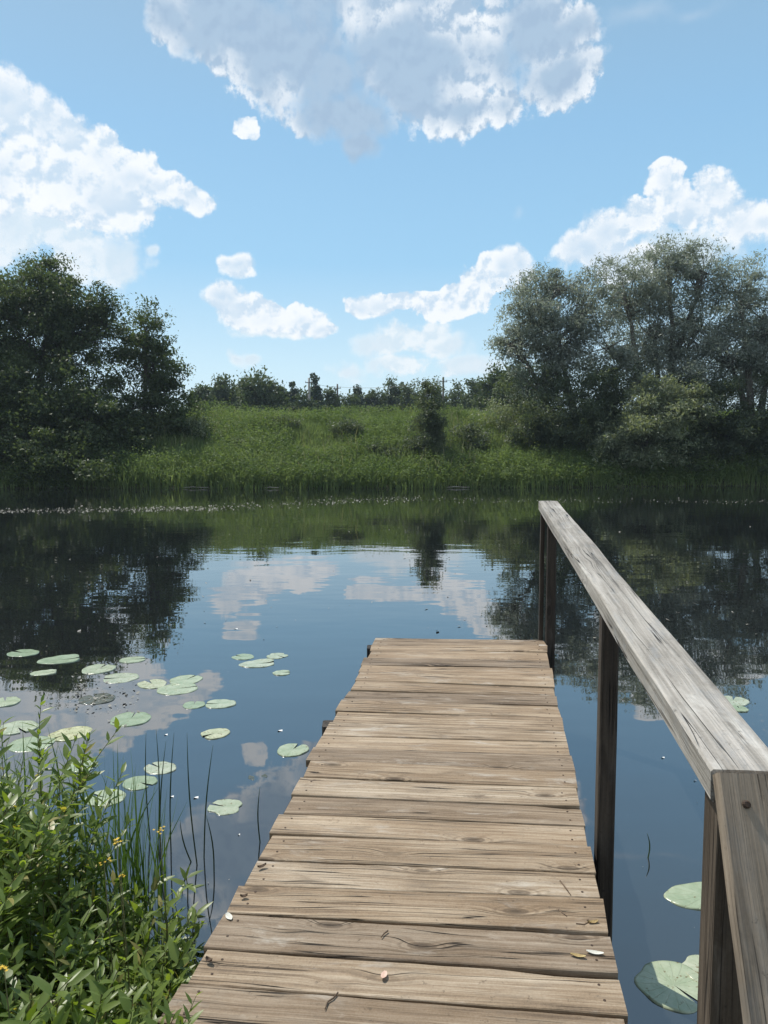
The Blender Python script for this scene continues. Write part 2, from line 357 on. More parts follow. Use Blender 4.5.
M['near_post'] = wood('brown_post_wood', (.02, .015, .010), (.065, .050, .036), (.13, .105, .08), .9, .9, .5, (.22, .19, .155))
# lily pad
m, t, o = mat('lily_pad'); M['pad'] = m
tcn = t.new('ShaderNodeTexCoord'); oi = t.new('ShaderNodeObjectInfo'); rnd = oi.outputs['Random']
sp = t.new('ShaderNodeSeparateXYZ'); t.l.new(tcn.outputs['Object'], sp.inputs[0])
ang = t.m('ARCTAN2', sp.outputs[1], sp.outputs[0]); rr = t.vm('LENGTH', tcn.outputs['Object'])
wb = t.noise(tcn.outputs['Object'], 18, 2)
vein = t.mr(t.m('ABSOLUTE', t.m('SINE', t.m('ADD', t.m('MULTIPLY', ang, 9.), t.m('MULTIPLY', wb, 1.6)))), 0, .16, 1, 0)
n = t.noise(tcn.outputs['Object'], 14, 5, .6)
c = t.mix(t.mr(n, .3, .7), (.31, .36, .25), (.44, .47, .36))
c = t.vm('MULTIPLY', c, t.ramp(rnd, [(0, (.62, .74, .62)), (.35, (.9, .95, .85)), (.7, (1, 1, 1)), (1, (1.22, 1.12, .86))]))
c = t.mix(t.m('MULTIPLY', vein, .35), c, (.52, .55, .38))
sp2 = t.noise(t.vm('ADD', tcn.outputs['Object'], rnd), 45, 4, .6)
c = t.mix(t.mr(t.m('ADD', sp2, t.m('MULTIPLY', rnd, .07)), .64, .70, 0, .8), c, (.17, .12, .045))
p = t.new('ShaderNodeBsdfPrincipled'); t.l.new(c, p.inputs['Base Color']); p.inputs['Roughness'].default_value = .24; p.inputs['Specular IOR Level'].default_value = .5
b = t.new('ShaderNodeBump'); b.inputs['Strength'].default_value = .6; b.inputs['Distance'].default_value = .006
t.l.new(t.m('SUBTRACT', n, t.m('MULTIPLY', vein, .5)), b.inputs['Height']); t.l.new(b.outputs[0], p.inputs['Normal']); t.l.new(p.outputs[0], o.inputs[0])
M['sunk_pad'] = simple('sunken_pad', (.05, .055, .035), (.085, .09, .06), 20, .12, .2, spec=.5)

# water
m, t, o = mat('river_water'); M['water'] = m
tcn = t.new('ShaderNodeTexCoord'); P = tcn.outputs['Object']
p = t.new('ShaderNodeBsdfPrincipled'); p.inputs['IOR'].default_value = 1.7; p.inputs['Roughness'].default_value = .012
silt = t.noise(P, .35, 4); t.l.new(t.mix(t.mr(silt, .3, .7), (.008, .010, .011), (.013, .015, .015)), p.inputs['Base Color'])
p.inputs['Specular IOR Level'].default_value = .5
w1 = t.noise(t.mapping(P, scale=(.8, 1.6, 1)), 1.1, 2, .5); w2 = t.noise(t.mapping(P, scale=(1, 2.2, 1)), 6., 2, .5)
patchy = t.mr(t.noise(P, .16, 2), .40, .66, .12, 1.)
sy = t.new('ShaderNodeSeparateXYZ'); t.l.new(P, sy.inputs[0])
far = t.mr(sy.outputs[1], 8, 34, .10, 1.)
h = t.m('ADD', t.m('MULTIPLY', w1, .0035), t.m('MULTIPLY', t.m('MULTIPLY', w2, .0013), t.m('MULTIPLY', patchy, far)))
b = t.new('ShaderNodeBump'); b.inputs['Strength'].default_value = 1.; b.inputs['Distance'].default_value = 1.; t.l.new(h, b.inputs['Height'])
t.l.new(b.outputs[0], p.inputs['Normal'])
gl = t.new('ShaderNodeBsdfGlossy'); gl.inputs['Roughness'].default_value = .012; gl.inputs['Color'].default_value = (.98, .98, .97, 1); t.l.new(b.outputs[0], gl.inputs['Normal'])
mx = t.new('ShaderNodeMixShader'); mx.inputs[0].default_value = .16; t.l.new(p.outputs[0], mx.inputs[1]); t.l.new(gl.outputs[0], mx.inputs[2]); t.l.new(mx.outputs[0], o.inputs[0])

# ------------------------------------------------------------------ ground and water
def shore(x): return 36.2 + .075 * np.clip(x, -60, 60) + 1.2 * (vnoise(x * .13, 0 * x, 3) - .5) + .6 * (vnoise(x * .5, 0 * x, 5) - .5)
def bank_z(x, y):
    s = y - shore(x); t_ = np.clip((s + .2) / 12.5, 0, 1)
    z = 4.05 * (t_ ** .8 * (1 - t_) + t_ * (t_ * t_ * (3 - 2 * t_)) ) 
    z = 3.5 * (1 - (1 - t_) ** 1.55)
    z = z + .35 * (vnoise(x * .35, y * .35, 1) - .5) * np.clip(s, 0, 1) + .25 * (vnoise(x * .06, y * .06, 2) - .5) * np.clip(s / 5, 0, 1)
    return np.where(s < 0, np.maximum(-1.5, s * .45), z)
def grid(name, xs, ys, fz, mt, label):
    X, Y = np.meshgrid(xs, ys); Z = fz(X, Y); nx, ny = len(xs), len(ys)
    Vv = np.stack([X, Y, Z], -1).reshape(-1, 3)
    i, j = np.meshgrid(np.arange(nx - 1), np.arange(ny - 1)); a = (j * nx + i).ravel()
    F = np.stack([a, a + 1, a + nx + 1, a + nx], -1)
    me = mesh_np(name, Vv, F, np.arange(len(F)) * 4, mt, True); return tag(link(name, me), label, kind='structure')
ys = np.concatenate([np.arange(33, 52, .3), np.arange(52, 70, 1.5), np.geomspace(70, 3000, 24)])
xs = np.concatenate([-np.geomspace(3000, 62, 22), np.arange(-60, 60.1, .6), np.geomspace(62, 3000, 22)])
grid('far_bank', xs, ys, bank_z, M['soil'], 'sloping river bank and meadow on the far side')
def near_z(x, y):
    edge = np.where(x < -.45, 2.55 - .55 * np.clip((x + 1.5) / .9, 0, 1) + .5 * np.clip((-x - 2.2) / 3, 0, 1.5), .55)
    edge = edge + .25 * (vnoise(x * 3, 0 * x, 9) - .5)
    s = edge - y
    return np.where(s < 0, np.maximum(-1.2, s * .9), .16 * (1 - np.exp(-s * 3)) + .05 * (vnoise(x * 4, y * 4, 4) - .5) + .22 * np.clip((s - 1) / 6, 0, 4))
grid('near_bank', np.concatenate([-np.geomspace(80, 6.2, 14), np.arange(-6, 6.01, .12), np.geomspace(6.2, 80, 14)]), np.concatenate([-np.geomspace(60, 3, 12), np.arange(-2.9, 4.2, .12)]), near_z, M['mud'], 'low muddy bank on the near side')
mb = MB(); mb.add([(-400, -80, 0), (400, -80, 0), (400, 60, 0), (-400, 60, 0)], [(0, 1, 2, 3)])
tag(link('river_water', mb.mesh('river_water', M['water'])), 'calm dark river water', kind='structure')

# ------------------------------------------------------------------ haze in the air
hz = MB(); x0, x1, y0, y1, z0, z1 = -160, 160, -80, 175, -2.6, 32
hz.add([(x0, y0, z0), (x1, y0, z0), (x1, y1, z0), (x0, y1, z0), (x0, y0, z1), (x1, y0, z1), (x1, y1, z1), (x0, y1, z1)], [(0, 3, 2, 1), (4, 5, 6, 7), (0, 1, 5, 4), (1, 2, 6, 5), (2, 3, 7, 6), (3, 0, 4, 7)])
m, t, o = mat('summer_haze'); pv = t.new('ShaderNodeVolumePrincipled'); pv.inputs['Color'].default_value = (.72, .87, 1, 1); pv.inputs['Density'].default_value = .0004; pv.inputs['Anisotropy'].default_value = .2
t.l.new(pv.outputs[0], o.inputs['Volume'])
HZ = link('haze', hz.mesh('haze', m)); tag(HZ, 'thin bluish summer haze over the river', kind='stuff')
# ------------------------------------------------------------------ foliage generators
def unit(v): return v / (np.linalg.norm(v, axis=-1, keepdims=True) + 1e-9)
def diamonds(C, L, Wd, dirs=None, up=None):
    """N diamond leaves: 4 verts each"""
    N = len(C)
    d = unit(rng.normal(size=(N, 3))) if dirs is None else unit(dirs)
    n = unit(rng.normal(size=(N, 3)) if up is None else up + rng.normal(size=(N, 3)) * .6)
    s = unit(np.cross(d, n)); L = np.broadcast_to(L, N)[:, None]; Wd = np.broadcast_to(Wd, N)[:, None]
    bend = np.cross(s, d) * L * .12
    return np.stack([C - d * L / 2, C + s * Wd / 2 + bend - d * L * .05, C + d * L / 2, C - s * Wd / 2 + bend - d * L * .05], 1)
def leaf_mesh(name, Q, mt):
    n = len(Q); return mesh_np(name, Q.reshape(-1, 3), np.arange(n * 4), np.arange(n) * 4, mt)

def make_tree(name, label, cat, base, lobes, mt, bark, nclump, per, leafL, leafW, clump_r=.55, trunk_r=.22, group=None, droop=.0, stems=1, hollow=.35, lean=0.):
    """lobes: list of (centre xyz, radii xyz)"""
    global rng
    base = np.asarray(base, float); root = empty(name, base, label, cat, group); rng = np.random.default_rng(sum(map(ord, label)))
    tb = MB(); C = []
    vol = np.array([l[1][0] * l[1][1] * l[1][2] for l in lobes]) ** (2 / 3.); pr = vol / vol.sum()
    cent = np.array([l[0] for l in lobes]); lowz = min(l[0][2] - l[1][2] for l in lobes); topz = max(l[0][2] for l in lobes)
    mean = cent[:, :2].mean(0)
    trunks = []
    for k in range(stems):
        off = rng.normal(size=2) * (.5 if stems > 1 else .05)
        b0 = base + np.array([off[0], off[1], -.15]); tgt = cent[k % len(lobes)] if stems > 1 else np.array([mean[0], mean[1], topz])
        pts = []
        for s_ in np.linspace(0, 1, 7):
            q = b0 + (tgt - b0) * np.array([s_ ** 1.3, s_ ** 1.3, s_]); q[:2] += rng.normal(size=2) * .12 * s_
            pts.append(q)
        tb.tube(pts, [trunk_r * (1 - .75 * s_) for s_ in np.linspace(0, 1, 7)], 7); trunks.append(np.array(pts))
    allT = np.concatenate(trunks)
    per_l = rng.multinomial(nclump, pr)
    for (lc, lr), nl in zip(lobes, per_l):
        lc = np.asarray(lc, float); lr = np.asarray(lr, float)
        cand = allT[(allT[:, 2] < lc[2] - .15 * lr[2])]; cand = cand if len(cand) else allT[:2]
        a = cand[np.argmin(np.linalg.norm(cand - lc, axis=1) + .0 * cand[:, 2])]
        limb = [a + (lc - a) * s_ + rng.normal(size=3) * .1 * s_ + np.array([0, 0, -.25 * math.sin(math.pi * s_)]) for s_ in np.linspace(0, 1, 5)]
        r0 = trunk_r * .45; tb.tube(limb, [r0 * (1 - .7 * s_) for s_ in np.linspace(0, 1, 5)], 5, False)
        limb = np.array(limb)
        # clumps: shell-biased points with patchy rejection
        pts = []
        while len(pts) < nl:
            v = unit(rng.normal(size=(1, 3)))[0]; rr_ = (hollow + (1 - hollow) * rng.random()) * (1 + .12 * rng.normal())
            q = lc + v * lr * rr_
            if vnoise(q[0] * .55 / clump_r * .5, q[2] * .55 / clump_r * .5 + q[1] * .3, 7) > .30 or rng.random() < .25: pts.append(q)
        if not pts: continue
        pts = np.array(pts); 
        for q in pts[:: max(1, len(pts) // 26)]:
            s_ = limb[rng.integers(1, 5)]; mid = (s_ + q) / 2 + rng.normal(size=3) * .12
            tb.tube([s_, mid, q], [r0 * .35, r0 * .22, r0 * .08], 4, False)
        C.append(np.concatenate([pts, np.broadcast_to(lc, pts.shape)], 1))
    C = np.concatenate(C); cc, lc = C[:, :3], C[:, 3:]
    n_each = np.maximum(4, (per * rng.gamma(2.2, 1 / 2.2, len(cc)))).astype(int)
    idx = np.repeat(np.arange(len(cc)), n_each); N = len(idx)
    size = clump_r * (.6 + .8 * rng.random(len(cc)))
    g = np.clip(rng.normal(size=(N, 3)), -1.5, 1.5) * np.array([1, 1, .62]) * .55
    # clump stretched outwards like a spray
    outw = unit(cc - lc); spread = rng.random((N, 1)) * 1.1
    P_ = cc[idx] + g * size[idx, None] + outw[idx] * spread * size[idx, None] * .9 + np.array([0, 0, -droop]) * spread * size[idx, None]
    L = leafL * (.45 + 1.0 * rng.random(N)); d = rng.normal(size=(N, 3)) + outw[idx] * .7 + np.array([0, 0, -droop])
    Q = diamonds(P_ - base, L, L * (leafW / leafL), d, np.tile([0, 0, .9], (N, 1)))
    Q = Q[(Q[:, 2, 2] + base[2]) > .05]
    tb.build('trunk', bark, root, True)
    link('crown', leaf_mesh('crown', Q, mt), root)
    return root
def LB(px, py, Y, rx, ry, rd=None):
    """lobe given by where it stands: centre seen at px,py at distance Y; radii in that distance's pixels"""
    s = Y / FPX; return (at_y(px, py, Y), (rx * s, (rd or (rx + ry) / 2) * s, ry * s))
def gbase(px, Y):
    x = (px - 384) / 767 * Y; return np.array([x, Y, float(bank_z(np.array(x), np.array(float(Y))))])

Gl = 'trees on the left of the far bank'; Gr = 'willows on the right of the far bank'
TREES = []
def TR(*a, **k): return make_tree(*a, **k)
TR('deciduous_tree', 'tallest dark tree of the left group, domed crown against the clouds', 'tree', gbase(35, 43),
   [LB(32, 290, 43, 32, 32), LB(74, 308, 43, 36, 28), LB(12, 335, 42, 50, 50), LB(74, 352, 42, 38, 46), LB(107, 328, 43, 20, 26), LB(45, 400, 41, 60, 50)],
   M['alder'], M['bark'], 620, 130, .17, .085, .62, .30, Gl)
TR('deciduous_tree', 'slim pointed tree at the right end of the left group, its trunk showing through', 'tree', gbase(146, 42),
   [LB(148, 330, 42, 12, 20), LB(148, 348, 42, 19, 20), LB(148, 368, 42, 32, 30), LB(130, 400, 42, 26, 26), LB(172, 398, 42, 20, 24)],
   M['alder'], M['bark'], 190, 95, .17, .085, .55, .17, Gl)
TR('deciduous_tree', 'broad dark tree cut by the left edge of the photo', 'tree', gbase(-25, 41),
   [LB(-20, 325, 41, 44, 46), LB(-60, 316, 41, 60, 60), LB(-10, 400, 40, 60, 60), LB(-110, 380, 41, 60, 80)],
   M['alder'], M['bark'], 520, 130, .17, .085, .65, .30, Gl)
TR('deciduous_tree', 'dark low tree with its foliage hanging over the water at left', 'tree', gbase(60, 38.6),
   [LB(20, 440, 38.6, 60, 42), LB(85, 425, 38.8, 48, 48), LB(60, 462, 37, 80, 24), LB(-50, 440, 38, 70, 50)],
   M['alder'], M['bark'], 520, 130, .16, .085, .6, .2, Gl)
TR('shrub', 'dark shrub at the foot of the slim pointed tree', 'shrub', gbase(150, 40),
   [LB(135, 448, 40, 34, 34), LB(170, 440, 41, 26, 26), LB(120, 470, 38, 36, 14)], M['alder'], M['bark'], 230, 120, .15, .08, .5, .08)
TR('shrub', 'low leafy shrub where the left trees meet the meadow', 'shrub', gbase(196, 41.5),
   [LB(194, 438, 41.5, 20, 22), LB(212, 452, 41, 18, 14)], M['shore_shrub'], M['bark'], 80, 90, .14, .07, .42, .05)
TR('deciduous_tree', 'tree beyond the left edge of the photo', 'tree', gbase(-190, 43),
   [LB(-190, 320, 43, 70, 60), LB(-170, 410, 42, 80, 60)], M['alder'], M['bark'], 220, 110, .2, .1, .8, .3)
# right willows
TR('willow_tree', 'leftmost silvery willow of the right group, loose crown leaning out', 'tree', gbase(575, 42),
   [LB(528, 312, 42, 30, 34), LB(516, 345, 42, 22, 24), LB(556, 338, 42, 34, 40), LB(590, 305, 42, 26, 30), LB(560, 290, 42, 22, 20), LB(540, 378, 42, 32, 22)],
   M['willow'], M['willow_bark'], 380, 100, .17, .055, .52, .26, Gr, .25, 3)
TR('willow_tree', 'tallest silvery willow of the right group, airy top against the cloud', 'tree', gbase(660, 43),
   [LB(668, 266, 43, 36, 28), LB(625, 295, 43, 36, 36), LB(700, 272, 43, 30, 26), LB(650, 330, 43, 46, 40), LB(610, 350, 42, 40, 36), LB(700, 330, 43, 40, 40), LB(665, 378, 42, 50, 28)],
   M['willow'], M['willow_bark'], 590, 100, .17, .055, .55, .26, Gr, .25, 4)
TR('willow_tree', 'silvery willow cut by the right edge of the photo', 'tree', gbase(745, 42),
   [LB(740, 292, 42, 32, 32), LB(765, 320, 42, 32, 36), LB(725, 350, 42, 44, 40), LB(800, 320, 42, 46, 50), LB(770, 375, 42, 46, 40)],
   M['willow'], M['willow_bark'], 440, 100, .17, .055, .55, .26, Gr, .25, 3)
TR('willow_tree', 'willow beyond the right edge of the photo', 'tree', gbase(900, 43),
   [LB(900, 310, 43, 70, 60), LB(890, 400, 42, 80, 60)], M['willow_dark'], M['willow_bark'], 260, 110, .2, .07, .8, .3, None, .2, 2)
TR('willow_shrub', 'dark bushy willow under the leftmost silvery willow', 'shrub', gbase(565, 40.5),
   [LB(560, 405, 40.5, 44, 36), LB(585, 438, 40, 44, 34), LB(535, 440, 40.5, 26, 28), LB(600, 398, 41, 36, 30)],
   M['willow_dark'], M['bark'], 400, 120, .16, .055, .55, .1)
TR('willow_shrub', 'pale leafy willow shrub in front of the dark right hand bushes', 'shrub', gbase(645, 39),
   [LB(655, 408, 38.6, 32, 28), LB(640, 442, 38, 42, 30), LB(612, 460, 37.8, 24, 18), LB(690, 400, 39, 22, 22)],
   M['shore_shrub'], M['bark'], 260, 100, .17, .06, .5, .08)
TR('willow_shrub', 'wide dark willow thicket filling the shore at right', 'shrub', gbase(720, 40),
   [LB(700, 420, 40.5, 50, 44), LB(735, 450, 39.6, 55, 30), LB(770, 410, 40, 46, 50), LB(820, 430, 40, 60, 50), LB(680, 462, 39, 44, 20)],
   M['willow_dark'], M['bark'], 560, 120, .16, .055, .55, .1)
TR('willow_shrub', 'small pale flowering shrub at the right end of the meadow', 'shrub', gbase(505, 43),
   [LB(505, 420, 43, 18, 18), LB(522, 440, 42, 22, 20)], M['shore_shrub'], M['bark'], 90, 90, .13, .07, .42, .05)
TR('small_tree', 'thin young tree standing alone on the meadow slope', 'tree', gbase(428, 39),
   [LB(429, 390, 39, 6, 12), LB(428, 408, 39, 12, 14), LB(429, 421, 38.8, 14, 15), LB(429, 436, 38.6, 16, 15), LB(428, 448, 38.4, 22, 10)], M['willow_dark'], M['bark'], 170, 90, .12, .055, .34, .05)
for (px, py, Y, rx, ry, lab) in ((345, 432, 41.5, 14, 9, 'dark little bush low on the meadow slope under the middle pole'), (282, 428, 42.5, 12, 8, 'dark little bush on the slope below the broad far tree'), (240, 452, 39.5, 18, 10, 'low bush near the waterline at the left end of the meadow'), (470, 440, 40, 17, 11, 'leafy bush on the slope between the lone tree and the willows'), (385, 455, 38.8, 16, 9, 'low bush by the waterline left of the lone young tree')):
    TR('shrub', lab, 'shrub', gbase(px, Y), [LB(px, py, Y, rx, ry)], M['willow_dark'], M['bark'], 46, 90, .13, .06, .36, .04)
# far side of the meadow
Gf = 'trees along the far side of the meadow'
FT = [  # px, top py, half width px, Y, kind, label
    (203, 387, 8, 88, 0, 'small far tree just right of the left tree group'),
    (224, 382, 12, 92, 0, 'rounded far tree left of the broad one'),
    (245, 381, 8, 96, 0, 'narrow far tree touching the broad one on its left'),
    (262, 376, 21, 86, 0, 'broadest far tree with a domed crown left of the tall pole'),
    (281, 378, 8, 92, 1, 'pointed far conifer right of the broad domed tree'),
    (294, 380, 8, 95, 1, 'pointed far conifer just left of the tall pole'),
    (304, 390, 8, 90, 0, 'low far tree at the foot of the tall pole'),
    (316, 378, 9, 97, 1, 'dark far conifer just right of the tall pole'),
    (330, 392, 9, 100, 0, 'low far tree left of the middle pole'),
    (348, 392, 10, 104, 0, 'low far tree right of the middle pole'),
    (358, 387, 6, 108, 1, 'small pointed far conifer between the middle and right poles'),
    (372, 390, 12, 110, 0, 'low rounded far tree beside the small pointed conifer'),
    (393, 384, 13, 112, 0, 'rounded far tree left of the lone young tree'),
    (413, 382, 14, 108, 0, 'rounded far tree behind the lone young tree'),
    (456, 384, 12, 106, 0, 'rounded far tree right of the right pole'),
    (475, 383, 12, 100, 0, 'rounded far tree left of the willow group'),
    (495, 372, 18, 84, 0, 'far tree rising beside the leftmost willow'),
    (515, 366, 18, 78, 0, 'dark far tree half hidden by the leftmost willow'),
    (438, 388, 12, 115, 0, 'low far tree behind the right pole')]
for (px, top, hw, Y, kd, lab) in FT:
    b_ = gbase(px, Y); b_[2] = 3.45; s = Y / FPX
    zt = at_y(px, top - (2 if hw % 2 else 0), Y)[2]; H = zt - b_[2]; r = hw * s
    x = b_[0]
    if kd == 0:
        lobes = [((x, Y, b_[2] + H * .68), (r * .75, r * .75, H * .30)), ((x - r * .4, Y, b_[2] + H * .42), (r * .7, r * .7, H * .36)), ((x + r * .4, Y, b_[2] + H * .42), (r * .7, r * .7, H * .34))]
    else:
        lobes = [((x, Y, b_[2] + H * .84), (r * .22, r * .22, H * .16)), ((x, Y, b_[2] + H * .6), (r * .5, r * .5, H * .2)), ((x, Y, b_[2] + H * .33), (r * .85, r * .85, H * .26))]
    TR('conifer_tree' if kd else 'field_tree', lab, 'tree', b_, lobes, M['conifer'] if kd else M['field_tree'], M['bark'], int(90 + hw * 9), 40, .36, .2, .75 if kd == 0 else .5, .14, Gf)
# low distant hedge, one mass
N = 26000; hx = rng.uniform(-75, 75, N); hy = 118 + rng.normal(size=N) * 1.5; hz = 3.4 + rng.random(N) ** 1.3 * (2.3 + 1.8 * vnoise(hx * .25, 0 * hx, 21) + 1.2 * vnoise(hx * .9, 0 * hx, 22))
tag(link('distant_hedge', leaf_mesh('distant_hedge', diamonds(np.stack([hx, hy, hz], 1), .5, .3), M['field_tree'])), 'continuous green hedge of scrub behind the far trees', 'hedge', kind='stuff')

# ------------------------------------------------------------------ meadow grass on the bank
def blades(x, y, z, h, wd, lean=.35):
    N = len(x); a = rng.uniform(0, 2 * np.pi, N); s = np.stack([np.cos(a), np.sin(a), 0 * a], 1) * (wd / 2)[:, None]
    ln = rng.normal(size=(N, 2)) * lean; p0 = np.stack([x, y, z - .04], 1)
    p1 = p0 + np.stack([ln[:, 0] * h * .25, ln[:, 1] * h * .25, h * .6], 1); p2 = p0 + np.stack([ln[:, 0] * h * .8, ln[:, 1] * h * .8, h * (1 - .25 * np.abs(ln).sum(1)).clip(.5, 1)], 1)
    Vv = np.stack([p0 - s, p0 + s, p1 + s * .8, p1 - s * .8, p2], 1)
    k = (np.arange(N) * 5)[:, None]; F = (k + np.array([[0, 1, 2, 3, 3, 2, 4]])).ravel()
    st = (np.arange(N)[:, None] * 7 + np.array([[0, 4]])).ravel()
    return Vv.reshape(-1, 3), F, st
def scatter(n, x0, x1, s0, s1):
    x = rng.uniform(x0, x1, n); y = shore(x) + s0 + (s1 - s0) * rng.random(n); return x, y
x, y = scatter(170000, -26, 26, -.1, 15.5); hh = (.35 + .55 * vnoise(x * .45, y * .45, 12)) * (.6 + .7 * rng.random(len(x)))
Vg, Fg, Sg = blades(x, y, bank_z(x, y), hh, .028 + .025 * rng.random(len(x)))
tag(link('meadow_grass', mesh_np('meadow_grass', Vg, Fg, Sg, M['grass'])), 'tall green meadow grass covering the far bank', 'grass', kind='stuff')
x, y = scatter(34000, -70, 70, 10, 40); hh = .5 + .4 * rng.random(len(x))
Vg, Fg, Sg = blades(x, y, bank_z(x, y), hh, .07 + .05 * rng.random(len(x)))
tag(link('field_grass', mesh_np('field_grass', Vg, Fg, Sg, M['grass'])), 'grass of the field behind the crest of the bank', 'grass', kind='stuff')
# weeds: leafy spires in drifts
ns = 11000; x, y = scatter(ns * 2, -24, 24, -.1, 12); keep = (vnoise(x * .28, y * .4, 31) > .45) | ((y - shore(x) < 2.2) & (rng.random(len(x)) < .75)); x, y = x[keep], y[keep]; ns = len(x)
hgt = .5 + .75 * rng.random(ns) * (.5 + vnoise(x * .3, y * .3, 33)); z = bank_z(x, y); per = 16
i = np.repeat(np.arange(ns), per); tt = rng.random(ns * per); P_ = np.stack([x[i] + rng.normal(size=len(i)) * .12, y[i] + rng.normal(size=len(i)) * .12, z[i] + hgt[i] * (.15 + .85 * tt)], 1)
tag(link('bank_weeds', leaf_mesh('bank_weeds', diamonds(P_, .15 * (1.2 - tt * .6), .065, rng.normal(size=(len(i), 3)) * [1, 1, .5], np.tile([0, 0, 1.], (len(i), 1))), M['weed'])), 'leafy nettles and weeds growing through the bank grass', 'weeds', kind='stuff')
# pale flowering stems standing above the grass
x, y = scatter(2600, -22, 22, .3, 12.5); k_ = vnoise(x * .3, y * .3, 61) > .4; x, y = x[k_], y[k_]; hh = .8 + .6 * rng.random(len(x))
Vg, Fg, Sg = blades(x, y, bank_z(x, y), hh, .03 + .02 * rng.random(len(x)), .25)
tag(link('seed_stems', mesh_np('seed_stems', Vg, Fg, Sg, M['straw'])), 'pale dry seed stems scattered through the meadow grass', 'grass', kind='stuff')
# reeds along the waterline
x, y = scatter(4200, -12.5, 9, -.35, 1.2); k_ = (vnoise(x * .6, 0 * x, 41) > .32); x, y = x[k_], y[k_]; hh = (.15 + .75 * vnoise(x * .9, 0 * x, 42) ** 1.5) * (.4 + .8 * rng.random(len(x)))
Vg, Fg, Sg = blades(x, y, np.maximum(bank_z(x, y), -.1), hh, .03 + .02 * rng.random(len(x)), .2)
tag(link('waterline_reeds', mesh_np('waterline_reeds', Vg, Fg, Sg, M['weed'])), 'band of reeds standing along the far waterline', 'reeds', kind='stuff')
# pale driftwood and dead stems on the far waterline
for k, (px, py, L, lab) in enumerate([(200, 487, 1.6, 'bleached branch lying on the far waterline below the left end of the meadow'), (455, 486, 1.4, 'bleached stick at the far waterline under the lone young tree'), (272, 488, .9, 'tiny pale stick on the far waterline under the broad far tree')]):
    q = on_z(px, py, .03); q[1] = float(shore(np.array(q[0]))) - .3; L *= .75; b_ = MB()
    b_.tube([q + np.array([-L/2, .1, .01]), q + np.array([-L*.1, 0, .05]), q + np.array([L*.25, .05, .02]), q + np.array([L/2, -.05, .03])], [.010, .018, .014, .008], 6)
    tag(b_.build('driftwood', M['drift']), lab, 'driftwood', 'bleached sticks along the far waterline')

# ------------------------------------------------------------------ poles and wires
PL = [(310, 378, 92, 'pole', .19, 'pale grey utility pole, tallest and leftmost of the three on the meadow'), (338, 384, 100, 'pole_dark', .15, 'thin dark utility pole in the middle of the three'), (442.5, 377, 88, 'pole_dark', .15, 'dark utility pole right of the lone young tree')]
tops = []
for px, top, Y, mk, r, lab in PL:
    b_ = gbase(px, Y); b_[2] = 3.45; t_ = at_y(px, top, Y); rt = empty('utility_pole', b_, lab, 'utility pole', 'utility poles on the meadow')
    q = MB(); q.tube([b_ - [0, 0, .5], b_ * .5 + np.array([b_[0], Y, t_[2]]) * .5, (b_[0], Y, t_[2])], [r, r * .85, r * .7], 10); q.build('pole', M[mk], rt, True)
    q = MB(); q.box((b_[0] - .45, Y - .12, t_[2] - .5), (b_[0] + .45, Y - .12, t_[2] - .5), .08, .09, (0, 1, 0), (0, 0, 1)); q.build('crossarm', M['pole_dark'], rt)
    for sx_ in (-.38, .38):
        q = MB(); q.tube([(b_[0] + sx_, Y - .12, t_[2] - .5), (b_[0] + sx_, Y - .12, t_[2] - .42), (b_[0] + sx_, Y - .12, t_[2] - .34)], [.02, .05, .03], 8); q.build('insulator', M['ceramic'], rt, True)
    tops.append(np.array([b_[0], Y - .12, t_[2] - .36]))
ends = tops + [np.array([70., 80, tops[2][2] - 1])]
for a, b2, lab in ((0, 1, 'thin overhead wire between the tall pale pole and the middle pole'), (1, 2, 'long overhead wire between the middle and right poles'), (2, 3, 'overhead wire running from the right pole behind the willows')):
    p0, p1 = ends[a], ends[b2]; q = MB()
    q.tube([p0 + (p1 - p0) * s_ - np.array([0, 0, 1.0 * 4 * s_ * (1 - s_)]) * min(1, np.linalg.norm(p1 - p0) / 40) for s_ in np.linspace(0, 1, 13)], .016, 4)
    tag(q.build('overhead_wire', M['wire']), lab, 'wire', 'overhead wires')

# ------------------------------------------------------------------ jetty
Lp = [(377,638),(373,644.7),(371,650),(366,657.5),(363,665),(360,672),(355,680),(349,690),(342,700),(336,710.5),(330,722),(322,736),(316,748),(309,761),(301,777),(292,795),(282,814),(272,834),(256,858.6),(243,884.7),(229,912.8),(206,948),(186.5,982.5),(160,1024)]
Rp = [(543,640.5),(546.6,646),(547,652),(549,661),(550.5,668),(552,677),(553.5,687),(555.6,696),(557.5,706),(560.5,716.5),(563,730),(566,741),(569,755),(573,771),(576,787),(579.5,806),(584,825),(588.5,847),(594.6,874),(600,899),(606,934.5),(615,975),(623.7,1015),(633,1062)]
GAP = [0, .001, .004, .002, .001, .001, .001, .009, .0005, .001, .001, .002, .0005, .003, .001, .007, .004, .006, .007, .0015, .013, .0015, .013, .010, .010, .01, .01, .01, .01]
A = [on_deck(*p_) for p_ in Lp]; B = [on_deck(*p_) for p_ in Rp]
for k in range(6):      # boards continue towards the shore
    d_ = np.array([-.02, -.135, 0]); a = A[-1] + d_; b2 = B[-1] + d_; a[2] = deck_z(*a[:2]); b2[2] = deck_z(*b2[:2]); A.append(a); B.append(b2)
jr = empty('wooden_jetty', (0.25, 3.0, 0), 'weathered plank jetty with a grey handrail reaching out over the water', 'jetty')
JL = np.array(jr.location)
LM = {}
